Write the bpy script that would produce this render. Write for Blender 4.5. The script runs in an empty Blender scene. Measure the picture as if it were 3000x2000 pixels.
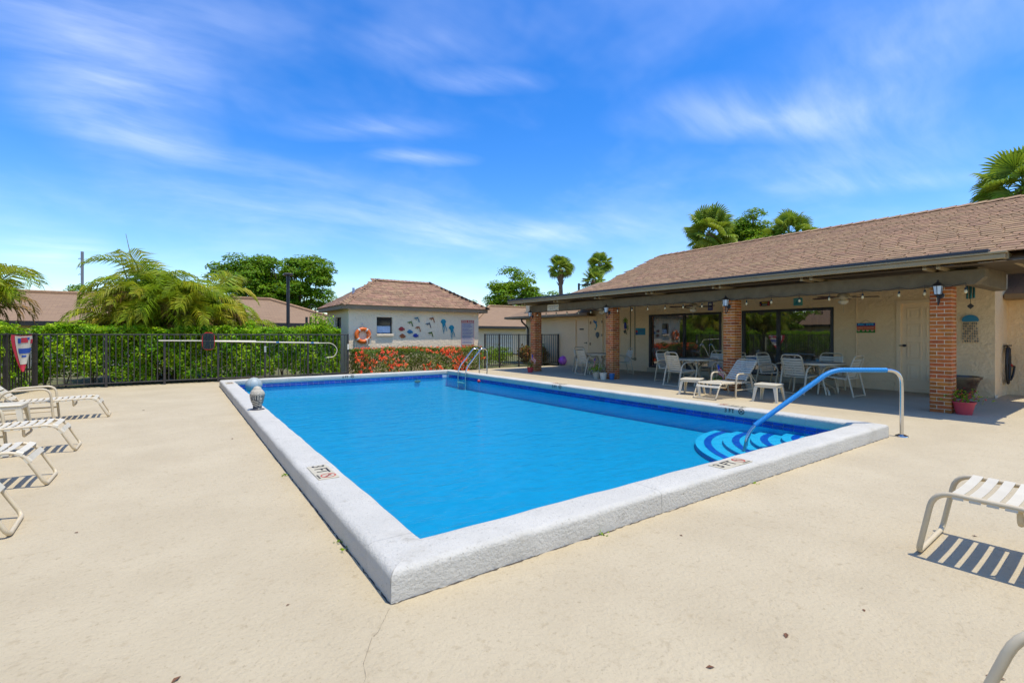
import bpy, math, random
import numpy as np
from mathutils import Vector, Matrix, Euler
R = math.radians
PI = math.pi
rng = np.random.default_rng(7)
random.seed(7)
S = bpy.context.scene
C = S.collection

# ------------------------------------------------------------------ camera
cd = bpy.data.cameras.new('camera')
cam = bpy.data.objects.new('camera', cd)
C.objects.link(cam)
cam.location = (0, 0, 1.35)
cam.rotation_euler = (R(90), 0, R(-35))
cd.sensor_width = 36
cd.lens = 36 * 1392 / 3000
cd.shift_y = -18.5 / 3000
cd.clip_start = 0.05
cd.clip_end = 2000
S.camera = cam

# ------------------------------------------------------------------ sun and sky
SUN_TO = Vector((0.12, -0.26, 1.0)).normalized()       # direction towards the sun
elev = math.asin(SUN_TO.z)
azim = math.atan2(SUN_TO.x, SUN_TO.y)
sl = bpy.data.lights.new('sun', 'SUN')
sun = bpy.data.objects.new('sun', sl)
C.objects.link(sun)
sl.energy = 2.0
sl.angle = R(0.5)
sl.color = (1.0, 0.965, 0.88)
sun.rotation_euler = SUN_TO.to_track_quat('Z', 'Y').to_euler()

W = bpy.data.worlds.new('World')
S.world = W
W.use_nodes = True
nt = W.node_tree
nt.nodes.clear()


class NB:
    """tiny node builder"""
    def __init__(s, tree):
        s.t = tree

    def n(s, typ, **kw):
        nd = s.t.nodes.new(typ)
        for k, v in kw.items():
            setattr(nd, k, v)
        return nd

    def l(s, a, b):
        s.t.links.new(a, b)

    def val(s, sock, v):
        if isinstance(v, bpy.types.NodeSocket):
            s.l(v, sock)
        elif v is not None:
            if isinstance(v, tuple) and len(v) == 3 and sock.type == 'RGBA':
                v = (*v, 1)
            sock.default_value = v

    def math(s, op, a, b=None, c=None, clamp=False):
        m = s.n('ShaderNodeMath', operation=op, use_clamp=clamp)
        for i, v in enumerate((a, b, c)):
            if v is not None:
                s.val(m.inputs[i], v)
        return m.outputs[0]

    def vmath(s, op, a, b=None):
        m = s.n('ShaderNodeVectorMath', operation=op)
        for i, v in enumerate((a, b)):
            if v is not None:
                s.val(m.inputs[i], v)
        return m.outputs[0]

    def mix(s, f, a, b, blend='MIX'):
        m = s.n('ShaderNodeMix', data_type='RGBA', blend_type=blend)
        s.val(m.inputs[0], f)
        s.val(m.inputs[6], a)
        s.val(m.inputs[7], b)
        return m.outputs[2]

    def noise(s, vec, scale, detail=4, rough=0.55, dist=0.0):
        m = s.n('ShaderNodeTexNoise')
        if vec is not None:
            s.l(vec, m.inputs['Vector'])
        m.inputs['Scale'].default_value = scale
        m.inputs['Detail'].default_value = detail
        m.inputs['Roughness'].default_value = rough
        m.inputs['Distortion'].default_value = dist
        return m.outputs['Fac']

    def ramp(s, f, stops):
        m = s.n('ShaderNodeValToRGB')
        s.l(f, m.inputs[0])
        e = m.color_ramp.elements
        while len(e) < len(stops):
            e.new(0.5)
        for el, (p, c) in zip(e, stops):
            el.position = p
            el.color = (*c, 1) if len(c) == 3 else c
        return m.outputs[0]

    def mapr(s, v, a, b, c=0.0, d=1.0, smooth=False):
        m = s.n('ShaderNodeMapRange')
        if smooth:
            m.interpolation_type = 'SMOOTHSTEP'
        s.val(m.inputs[0], v)
        for i, x in enumerate((a, b, c, d)):
            m.inputs[i + 1].default_value = x
        return m.outputs[0]


w = NB(nt)
sky = w.n('ShaderNodeTexSky', sky_type='NISHITA')
sky.sun_disc = False
sky.sun_elevation = elev
sky.sun_rotation = azim
sky.altitude = 0
sky.air_density = 1.0
sky.dust_density = 0.6
sky.ozone_density = 2.5
hs = w.n('ShaderNodeHueSaturation')
hs.inputs['Saturation'].default_value = 1.44
hs.inputs['Hue'].default_value = 0.511
hs.inputs['Value'].default_value = 0.77
w.l(sky.outputs[0], hs.inputs['Color'])
tc = w.n('ShaderNodeTexCoord')
dirv = w.vmath('NORMALIZE', tc.outputs['Generated'])
sep = w.n('ShaderNodeSeparateXYZ')
w.l(dirv, sep.inputs[0])
dz = w.math('ADD', w.math('MAXIMUM', sep.outputs[2], 0.0), 0.28)
cx = w.math('DIVIDE', sep.outputs[0], dz)
cy = w.math('DIVIDE', sep.outputs[1], dz)
comb = w.n('ShaderNodeCombineXYZ')
w.l(cx, comb.inputs[0])
w.l(cy, comb.inputs[1])
P = comb.outputs[0]
warp = w.n('ShaderNodeTexNoise')
warp.inputs['Scale'].default_value = 1.1
warp.inputs['Detail'].default_value = 3
w.l(P, warp.inputs['Vector'])
wv = w.vmath('SCALE', w.vmath('SUBTRACT', warp.outputs['Color'], (0.5, 0.5, 0.5)))
wv.node.inputs['Scale'].default_value = 0.30
PW = w.vmath('ADD', P, wv)


def sky_pt(px, py):
    l = (px - 1500) / 1392
    u = (981.5 - py) / 1392
    d = Vector((math.sin(R(35)) + l * math.cos(R(35)), math.cos(R(35)) - l * math.sin(R(35)), u)).normalized()
    return Vector((d.x / (d.z + 0.28), d.y / (d.z + 0.28)))


# the streaks of cirrus, each a soft ellipse broken up by stretched noise
mp = w.n('ShaderNodeMapping')
mp.inputs['Rotation'].default_value = (0, 0, R(28))
mp.inputs['Scale'].default_value = (1.0, 3.6, 1)
w.l(PW, mp.inputs[0])
fib = w.mapr(w.noise(mp.outputs[0], 2.4, 10, 0.58), 0.26, 0.82, smooth=True)
big = w.mapr(w.noise(PW, 1.3, 5, 0.6), 0.40, 0.68, smooth=True)
total = None
WISPS = [((0, 250), (600, 300), 0.42, 0.46), ((0, 330), (900, 520), 0.10, 0.30), ((1280, 235), (1600, 232), 0.06, 0.48),
         ((880, 385), (1250, 375), 0.075, 0.50), ((1080, 470), (1340, 470), 0.06, 0.55), ((1900, 330), (2650, 330), 0.12, 0.52),
         ((2250, 290), (3000, 90), 0.30, 0.30), ((2200, 500), (3000, 400), 0.28, 0.34), ((2300, 540), (2950, 520), 0.08, 0.28),
         ((300, 560), (1500, 720), 0.35, 0.30), ((1200, 690), (1900, 690), 0.22, 0.45), ((0, 720), (300, 760), 0.35, 0.62),
         ((0, 40), (700, 120), 0.3, 0.26), ((1000, 150), (1500, 140), 0.10, 0.18)]
for (a, b, wid, amt) in WISPS:
    pa, pb = sky_pt(*a), sky_pt(*b)
    m = w.n('ShaderNodeMapping', vector_type='TEXTURE')
    c = (pa + pb) / 2
    d = pb - pa
    m.inputs['Location'].default_value = (c.x, c.y, 0)
    m.inputs['Rotation'].default_value = (0, 0, math.atan2(d.y, d.x))
    m.inputs['Scale'].default_value = (d.length * 0.72, wid, 1)
    w.l(PW, m.inputs[0])
    g = w.n('ShaderNodeTexGradient', gradient_type='QUADRATIC_SPHERE')
    w.l(m.outputs[0], g.inputs[0])
    v = w.math('MULTIPLY', w.math('POWER', g.outputs['Fac'], 0.6), amt)
    total = v if total is None else w.math('ADD', total, v)
brk = w.math('ADD', w.math('MULTIPLY', fib, 0.95), 0.22)
cl = w.math('MULTIPLY', total, brk)
cl = w.math('ADD', cl, w.math('ADD', w.math('MULTIPLY', w.math('MULTIPLY', big, fib), 0.10), w.math('MULTIPLY', big, 0.12)), clamp=True)
cl = w.math('MULTIPLY', cl, w.mapr(sep.outputs[2], -0.02, 0.04))
skyc = w.mix(w.math('MULTIPLY', cl, 0.58), hs.outputs[0], (4.5, 4.7, 5.3))
bg = w.n('ShaderNodeBackground')
bg.inputs['Strength'].default_value = 0.15
w.l(skyc, bg.inputs[0])
wo = w.n('ShaderNodeOutputWorld')
w.l(bg.outputs[0], wo.inputs[0])

S.view_settings.view_transform = 'Standard'
S.view_settings.look = 'None'
S.view_settings.exposure = 1.08
S.view_settings.gamma = 1
S.view_settings.use_curve_mapping = False
S.render.engine = 'CYCLES'
S.cycles.max_bounces = 8
S.cycles.diffuse_bounces = 4
S.cycles.glossy_bounces = 3
S.cycles.transparent_max_bounces = 10
S.cycles.transmission_bounces = 4
S.cycles.use_denoising = True
S.cycles.caustics_reflective = False
S.cycles.caustics_refractive = False

# ------------------------------------------------------------------ materials
MATS = {}
WARM = {'cream_concrete', 'white_coping_paint', 'cream_stucco', 'pale_stucco', 'grey_brown_beam', 'taupe_fascia', 'taupe_gutter', 'brown_soffit', 'pale_mortar', 'brown_shingle',
        'cream_tube', 'white_vinyl_strap', 'white_plastic', 'white_paint', 'cream_door', 'fan_white', 'white_pot', 'cream_plaque', 'soft_white', 'orange_brick', 'statue_stone', 'grey_tabletop', 'sign_white'}


def mat(name, col, rough=0.6, col2=None, nscale=6.0, ndetail=5, mixlo=0.4, mixhi=0.65, bump=0.0, bscale=40.0, bdist=0.01,
        metal=0.0, rnd=0.0, spec=0.5, coords='Object', spots=None, transl=0.0, coat=0.0, emis=None, hue=0.0):
    if name in WARM:
        wf = (1.0, 0.905, 0.685)
        col = tuple(c * k for c, k in zip(col, wf))
        if col2 is not None:
            col2 = tuple(c * k for c, k in zip(col2, wf))
        if spots:
            spots = [(a_, b_, c_, tuple(c * k for c, k in zip(d_, wf)), e_) for a_, b_, c_, d_, e_ in spots]
    m = bpy.data.materials.new(name)
    m.use_nodes = True
    t = m.node_tree
    t.nodes.clear()
    b = NB(t)
    out = b.n('ShaderNodeOutputMaterial')
    pr = b.n('ShaderNodeBsdfPrincipled')
    tcn = b.n('ShaderNodeTexCoord')
    if coords == 'World':
        g = b.n('ShaderNodeNewGeometry')
        vec = g.outputs['Position']
    else:
        vec = tcn.outputs[coords]
    c = None
    if col2 is not None:
        f = b.mapr(b.noise(vec, nscale, ndetail, 0.6), mixlo, mixhi)
        c = b.mix(f, col, col2)
    else:
        rg = b.n('ShaderNodeRGB')
        rg.outputs[0].default_value = (*col, 1)
        c = rg.outputs[0]
    if spots:
        for (sc, lo, hi, scol, amt) in spots:
            f = b.math('MULTIPLY', b.mapr(b.noise(vec, sc, 6, 0.65), lo, hi, smooth=True), amt)
            c = b.mix(f, c, scol)
    if rnd or hue:
        oi = b.n('ShaderNodeObjectInfo')
        ge = b.n('ShaderNodeNewGeometry')
        fr = b.math('FRACT', b.math('ADD', oi.outputs['Random'], ge.outputs['Random Per Island']))
        h = b.n('ShaderNodeHueSaturation')
        b.l(c, h.inputs['Color'])
        b.l(b.mapr(fr, 0, 1, 1 - rnd, 1 + rnd), h.inputs['Value'])
        if hue:
            fr2 = b.math('FRACT', b.math('MULTIPLY', fr, 7.31))
            b.l(b.mapr(fr2, 0, 1, 0.5 - hue, 0.5 + hue), h.inputs['Hue'])
        c = h.outputs[0]
    b.l(c, pr.inputs['Base Color'])
    pr.inputs['Roughness'].default_value = rough
    pr.inputs['Metallic'].default_value = metal
    pr.inputs['Specular IOR Level'].default_value = 0.2 if transl else spec
    if coat:
        pr.inputs['Coat Weight'].default_value = coat
    if emis:
        pr.inputs['Emission Color'].default_value = (*emis[0], 1)
        pr.inputs['Emission Strength'].default_value = emis[1]
    if bump:
        bp = b.n('ShaderNodeBump')
        bp.inputs['Strength'].default_value = bump
        bp.inputs['Distance'].default_value = bdist
        b.l(b.noise(vec, bscale, 6, 0.65), bp.inputs['Height'])
        b.l(bp.outputs[0], pr.inputs['Normal'])
    if transl:
        tr = b.n('ShaderNodeBsdfTranslucent')
        b.l(b.mix(0.45, c, (0.42, 0.55, 0.03), 'MIX'), tr.inputs[0])
        mx = b.n('ShaderNodeMixShader')
        mx.inputs[0].default_value = transl
        b.l(pr.outputs[0], mx.inputs[1])
        b.l(tr.outputs[0], mx.inputs[2])
        b.l(mx.outputs[0], out.inputs[0])
    else:
        b.l(pr.outputs[0], out.inputs[0])
    MATS[name] = m
    return m


M_deck = mat('cream_concrete', (0.49, 0.435, 0.345), 0.85, (0.555, 0.50, 0.405), 1.3, 10, 0.35, 0.7, 1.0, 38, 0.012, coords='World',
             spots=[(0.35, 0.48, 0.75, (0.45, 0.395, 0.305), 0.45), (14, 0.55, 0.70, (0.40, 0.34, 0.25), 0.55), (34, 0.57, 0.70, (0.34, 0.285, 0.205), 0.6), (90, 0.58, 0.72, (0.29, 0.24, 0.17), 0.65), (3.2, 0.60, 0.8, (0.53, 0.49, 0.40), 0.6)])
M_coping = mat('white_coping_paint', (0.545, 0.56, 0.60), 0.75, (0.60, 0.615, 0.66), 3, 8, 0.4, 0.65, 1.0, 40, 0.012, coords='World',
               spots=[(9, 0.58, 0.76, (0.36, 0.355, 0.35), 0.6), (45, 0.60, 0.70, (0.25, 0.24, 0.23), 0.7), (110, 0.60, 0.70, (0.20, 0.19, 0.18), 0.6), (2.0, 0.55, 0.8, (0.40, 0.395, 0.385), 0.6)])
M_dirt = mat('joint_dirt', (0.06, 0.045, 0.03), 0.95, (0.13, 0.10, 0.07), 20)
M_plaster = mat('blue_pool_plaster', (0.001, 0.265, 0.40), 0.6, (0.004, 0.31, 0.46), 7.0, 8, 0.3, 0.7, coords='World')
M_plwall = mat('lightened_wall_plaster', (0.14, 0.62, 0.80), 0.6, (0.17, 0.66, 0.83), 2.2, 6, coords='World')  # same plaster as the floor, colour lightened to offset wall shade and water tint
M_step = mat('pale_step_plaster', (0.05, 0.42, 0.57), 0.6, (0.09, 0.47, 0.61), 9, 6, coords='World')
M_trim = mat('step_trim_tile', (0.010, 0.07, 0.36), 0.3, (0.014, 0.1, 0.45), 9, coords='World')
M_tile = mat('navy_waterline_tile', (0.008, 0.05, 0.30), 0.15, (0.012, 0.075, 0.38), 8, rnd=0.25, coords='World')
M_grout = mat('tile_grout', (0.42, 0.5, 0.58), 0.8)
M_stucco = mat('cream_stucco', (0.90, 0.70, 0.50), 0.9, (0.93, 0.74, 0.54), 2, 5, 0.35, 0.7, 1.0, 11, 0.035, coords='World',
               spots=[(0.8, 0.55, 0.8, (0.80, 0.61, 0.42), 0.4)])
M_stucco2 = mat('pale_stucco', (0.94, 0.79, 0.67), 0.9, (0.95, 0.82, 0.70), 2, 5, 0.35, 0.7, 0.9, 12, 0.03, coords='World')
M_beam = mat('grey_brown_beam', (0.15, 0.128, 0.10), 0.85, (0.19, 0.165, 0.13), 7, 6, 0.35, 0.7, 0.6, 60, 0.008, coords='World')
M_fascia = mat('taupe_fascia', (0.25, 0.18, 0.12), 0.6, (0.28, 0.205, 0.14), 4, 5, coords='World')
M_gutter = mat('taupe_gutter', (0.33, 0.27, 0.185), 0.6, (0.36, 0.30, 0.205), 3, 5, coords='World')
M_dark = mat('dark_bronze', (0.03, 0.026, 0.022), 0.4, (0.045, 0.04, 0.034), 6)
M_flash = mat('dark_flashing', (0.045, 0.045, 0.05), 0.6)
M_soffit = mat('brown_soffit', (0.075, 0.055, 0.035), 0.85, (0.10, 0.075, 0.05), 5, coords='World')
M_brick = mat('orange_brick', (0.47, 0.150, 0.030), 0.85, (0.32, 0.092, 0.024), 16, 6, 0.45, 0.75, 0.8, 90, 0.006, rnd=0.32, hue=0.012, coords='World',
              spots=[(35, 0.66, 0.8, (0.42, 0.24, 0.11), 0.7)])
M_mortar = mat('pale_mortar', (0.76, 0.70, 0.60), 0.95, (0.68, 0.62, 0.53), 20, 6, bump=0.4, bscale=120, bdist=0.004, coords='World')
M_shingle = mat('brown_shingle', (0.36, 0.235, 0.155), 0.9, (0.255, 0.16, 0.103), 9, 6, 0.4, 0.7, 0.6, 150, 0.006, rnd=0.15, hue=0.008, coords='World')
M_shingle2 = mat('pool_house_shingle', (0.32, 0.185, 0.10), 0.9, (0.22, 0.12, 0.065), 7, 6, 0.38, 0.68, 0.6, 150, 0.006, rnd=0.22, hue=0.010, coords='World')
M_black = mat('black_metal', (0.018, 0.016, 0.015), 0.45, (0.03, 0.027, 0.025), 9)
M_fence = mat('bronze_fence_paint', (0.032, 0.026, 0.022), 0.5, (0.055, 0.045, 0.036), 12)
M_frame = mat('cream_tube', (0.60, 0.535, 0.44), 0.4, (0.64, 0.58, 0.48), 8)
M_strap = mat('white_vinyl_strap', (0.64, 0.62, 0.585), 0.45, (0.68, 0.665, 0.63), 7, rnd=0.05)
M_plastic = mat('white_plastic', (0.68, 0.665, 0.63), 0.35)
M_white = mat('white_paint', (0.72, 0.72, 0.72), 0.5)
M_steel = mat('stainless_steel', (0.62, 0.60, 0.57), 0.16, metal=1.0)
M_pebble = mat('grey_tabletop', (0.17, 0.18, 0.185), 0.35, (0.25, 0.26, 0.265), 30)
M_door = mat('cream_door', (0.88, 0.70, 0.52), 0.55, (0.90, 0.72, 0.54), 4)
M_ceilfan = mat('fan_white', (0.6, 0.57, 0.5), 0.5)
M_wood = mat('dark_blade', (0.10, 0.05, 0.03), 0.5)
M_bark = mat('tree_bark', (0.13, 0.095, 0.065), 0.95, (0.21, 0.16, 0.115), 8, 6, bump=1.0, bscale=14, bdist=0.03)
M_palmtrunk = mat('palm_trunk', (0.18, 0.11, 0.065), 0.95, (0.27, 0.18, 0.11), 7, 5, bump=1.0, bscale=12, bdist=0.04)
M_cane = mat('areca_cane', (0.25, 0.22, 0.06), 0.7, (0.2, 0.14, 0.07), 5)
M_leafA = mat('broad_leaf', (0.085, 0.20, 0.005), 0.5, (0.18, 0.31, 0.007), 1.2, 4, 0.35, 0.65, rnd=0.55, hue=0.02, transl=0.32, coords='World')
M_leafB = mat('yellow_green_leaf', (0.11, 0.24, 0.005), 0.5, (0.24, 0.36, 0.007), 1.0, 4, 0.35, 0.65, rnd=0.55, hue=0.025, transl=0.34, coords='World')
M_hedge = mat('hedge_leaf', (0.13, 0.32, 0.005), 0.5, (0.36, 0.52, 0.008), 2.2, 4, 0.35, 0.65, rnd=0.6, hue=0.025, transl=0.42, coords='World')
M_ixora = mat('ixora_leaf', (0.075, 0.16, 0.008), 0.5, (0.18, 0.18, 0.012), 3, 4, 0.4, 0.65, rnd=0.55, hue=0.03, transl=0.15, coords='World')
M_bloom = mat('orange_red_bloom', (0.90, 0.065, 0.012), 0.6, (0.85, 0.13, 0.012), 4, rnd=0.25, hue=0.012, coords='World')
M_frond = mat('areca_frond', (0.20, 0.29, 0.008), 0.5, (0.46, 0.35, 0.020), 0.9, 4, 0.42, 0.66, rnd=0.38, hue=0.014, transl=0.36, coords='World')
M_frondbr = mat('dry_frond', (0.32, 0.16, 0.04), 0.8, (0.20, 0.15, 0.04), 3, rnd=0.3, transl=0.2, coords='World')
M_fan = mat('sabal_frond', (0.18, 0.28, 0.025), 0.45, (0.40, 0.44, 0.06), 1.2, 4, 0.4, 0.7, rnd=0.35, hue=0.01, transl=0.30, coords='World')
M_croton = mat('croton_leaf', (0.38, 0.13, 0.02), 0.5, (0.13, 0.18, 0.02), 6, rnd=0.4, hue=0.02, transl=0.15, coords='World')
M_grass = mat('dry_lawn', (0.075, 0.105, 0.025), 0.95, (0.20, 0.16, 0.07), 2.0, 8, 0.35, 0.65, 0.8, 60, 0.03, coords='World')
M_orange = mat('orange_ring', (0.80, 0.15, 0.010), 0.4, (0.74, 0.13, 0.012), 5)
M_red = mat('red_paint', (0.62, 0.025, 0.02), 0.5)
M_pot = mat('coral_pot', (0.62, 0.06, 0.07), 0.5, (0.55, 0.05, 0.06), 4)
M_potw = mat('white_pot', (0.55, 0.54, 0.51), 0.5, (0.45, 0.45, 0.43), 5)
M_potb = mat('glazed_brown_pot', (0.09, 0.045, 0.025), 0.2, (0.20, 0.15, 0.085), 3, spots=[(4, 0.55, 0.7, (0.22, 0.03, 0.015), 0.9)])
M_blue = mat('blue_glaze', (0.04, 0.16, 0.36), 0.3)
M_navy = mat('navy_print', (0.015, 0.035, 0.20), 0.55)
M_teal = mat('teal_print', (0.015, 0.20, 0.25), 0.5, (0.03, 0.28, 0.33), 6)
M_print = mat('black_print', (0.012, 0.012, 0.014), 0.7)
M_redprint = mat('red_print', (0.5, 0.05, 0.03), 0.7)
M_plaque = mat('cream_plaque', (0.56, 0.54, 0.47), 0.5, (0.5, 0.47, 0.4), 12)
M_purple = mat('purple_vinyl', (0.48, 0.10, 0.62), 0.2, (0.62, 0.18, 0.60), 4, coat=0.4)
M_ball = mat('grey_ball', (0.36, 0.40, 0.36), 0.5, (0.42, 0.45, 0.41), 3)
M_mesh = mat('net_mesh', (0.02, 0.03, 0.04), 0.8)
M_bulb = mat('bulb_glass', (0.75, 0.62, 0.35), 0.2)
M_lampglass = mat('lantern_glass', (0.62, 0.72, 0.78), 0.12)
M_slat = mat('taupe_blind', (0.26, 0.21, 0.15), 0.7, rnd=0.3)
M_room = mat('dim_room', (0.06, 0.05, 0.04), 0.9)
M_curtain = mat('pale_blind', (0.55, 0.6, 0.68), 0.8, (0.62, 0.66, 0.72), 4)
M_pane = mat('dark_window_glass', (0.02, 0.022, 0.025), 0.08, spec=0.6)
M_deadleaf = mat('dead_leaf', (0.16, 0.07, 0.03), 0.9)
M_hose = mat('black_hose', (0.012, 0.012, 0.013), 0.45)
M_foam_w = mat('soft_white', (0.66, 0.66, 0.66), 0.7)
M_flagred = mat('flag_red', (0.55, 0.03, 0.05), 0.75)
M_flagblue = mat('flag_blue', (0.02, 0.08, 0.36), 0.75)
M_bluemesh0 = None


def special_materials():
    # handrail sleeve: woven blue mesh
    m = bpy.data.materials.new('blue_mesh_sleeve')
    m.use_nodes = True
    b = NB(m.node_tree)
    pr = m.node_tree.nodes['Principled BSDF']
    t = b.n('ShaderNodeUVMap')
    ck = b.n('ShaderNodeTexChecker')
    mp = b.n('ShaderNodeMapping')
    mp.inputs['Scale'].default_value = (48, 7, 1)
    mp.inputs['Rotation'].default_value = (0, 0, 0)
    b.l(t.outputs[0], mp.inputs[0])
    b.l(mp.outputs[0], ck.inputs[0])
    ck.inputs[1].default_value = (0.004, 0.13, 0.40, 1)
    ck.inputs[2].default_value = (0.015, 0.36, 0.72, 1)
    ck.inputs['Scale'].default_value = 2
    b.l(ck.outputs[0], pr.inputs['Base Color'])
    pr.inputs['Roughness'].default_value = 0.5
    bp = b.n('ShaderNodeBump')
    bp.inputs['Strength'].default_value = 0.8
    bp.inputs['Distance'].default_value = 0.004
    b.l(ck.outputs['Fac'], bp.inputs['Height'])
    b.l(bp.outputs[0], pr.inputs['Normal'])
    MATS['sleeve'] = m
    # pool water: tinted see-through surface with a fresnel reflection and small ripples
    m = bpy.data.materials.new('pool_water')
    m.use_nodes = True
    m.node_tree.nodes.clear()
    b = NB(m.node_tree)
    g = b.n('ShaderNodeNewGeometry')
    mp = b.n('ShaderNodeMapping')
    mp.inputs['Rotation'].default_value = (0, 0, R(35))
    mp.inputs['Scale'].default_value = (1.0, 1.9, 1)
    b.l(g.outputs['Position'], mp.inputs[0])
    n1 = b.noise(mp.outputs[0], 2.6, 3, 0.5, 0.6)
    n2 = b.noise(mp.outputs[0], 11.0, 3, 0.5, 0.8)
    hsum = b.math('ADD', b.math('MULTIPLY', n1, 1.0), b.math('MULTIPLY', n2, 0.22))
    bp = b.n('ShaderNodeBump')
    bp.inputs['Strength'].default_value = 0.55
    bp.inputs['Distance'].default_value = 0.05
    b.l(hsum, bp.inputs['Height'])
    tr = b.n('ShaderNodeBsdfTransparent')
    tr.inputs[0].default_value = (0.45, 0.91, 0.985, 1)
    gl = b.n('ShaderNodeBsdfGlossy')
    gl.inputs['Roughness'].default_value = 0.02
    gl.inputs['Color'].default_value = (0.9, 0.95, 1, 1)
    b.l(bp.outputs[0], gl.inputs['Normal'])
    fr = b.n('ShaderNodeFresnel')
    fr.inputs['IOR'].default_value = 1.33
    b.l(bp.outputs[0], fr.inputs['Normal'])
    f = b.math('MULTIPLY', fr.outputs[0], 0.45)
    mx = b.n('ShaderNodeMixShader')
    b.l(f, mx.inputs[0])
    b.l(tr.outputs[0], mx.inputs[1])
    b.l(gl.outputs[0], mx.inputs[2])
    out = b.n('ShaderNodeOutputMaterial')
    b.l(mx.outputs[0], out.inputs[0])
    MATS['water'] = m
    # tinted door glass
    m = bpy.data.materials.new('door_glass')
    m.use_nodes = True
    m.node_tree.nodes.clear()
    b = NB(m.node_tree)
    tr = b.n('ShaderNodeBsdfTransparent')
    tr.inputs[0].default_value = (0.62, 0.60, 0.56, 1)
    gl = b.n('ShaderNodeBsdfGlossy')
    gl.inputs['Roughness'].default_value = 0.0
    gl.inputs['Color'].default_value = (1, 1, 1, 1)
    lw = b.n('ShaderNodeFresnel')
    lw.inputs['IOR'].default_value = 1.8
    f = b.math('ADD', lw.outputs[0], 0.10, clamp=True)
    mx = b.n('ShaderNodeMixShader')
    b.l(f, mx.inputs[0])
    b.l(tr.outputs[0], mx.inputs[1])
    b.l(gl.outputs[0], mx.inputs[2])
    out = b.n('ShaderNodeOutputMaterial')
    b.l(mx.outputs[0], out.inputs[0])
    MATS['glass'] = m
    # far roofs: rows of shingles too distant to pick apart
    m = bpy.data.materials.new('far_shingles')
    m.use_nodes = True
    b = NB(m.node_tree)
    pr = m.node_tree.nodes['Principled BSDF']
    t = b.n('ShaderNodeUVMap')
    br = b.n('ShaderNodeTexBrick')
    b.l(t.outputs[0], br.inputs['Vector'])
    br.inputs['Scale'].default_value = 1.0
    br.inputs['Brick Width'].default_value = 0.32
    br.inputs['Row Height'].default_value = 0.145
    br.inputs['Mortar Size'].default_value = 0.012
    br.inputs['Mortar Smooth'].default_value = 0.6
    br.inputs['Bias'].default_value = 0.0
    br.inputs['Color1'].default_value = (0.32, 0.20, 0.105, 1)
    br.inputs['Color2'].default_value = (0.26, 0.16, 0.085, 1)
    br.inputs['Mortar'].default_value = (0.18, 0.11, 0.065, 1)
    g = b.n('ShaderNodeNewGeometry')
    c = b.mix(b.mapr(b.noise(g.outputs['Position'], 1.2, 6, 0.65), 0.4, 0.7), br.outputs[0], (0.28, 0.175, 0.095))
    b.l(c, pr.inputs['Base Color'])
    pr.inputs['Roughness'].default_value = 0.9
    MATS['farroof'] = m


special_materials()

# ------------------------------------------------------------------ mesh helpers


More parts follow.
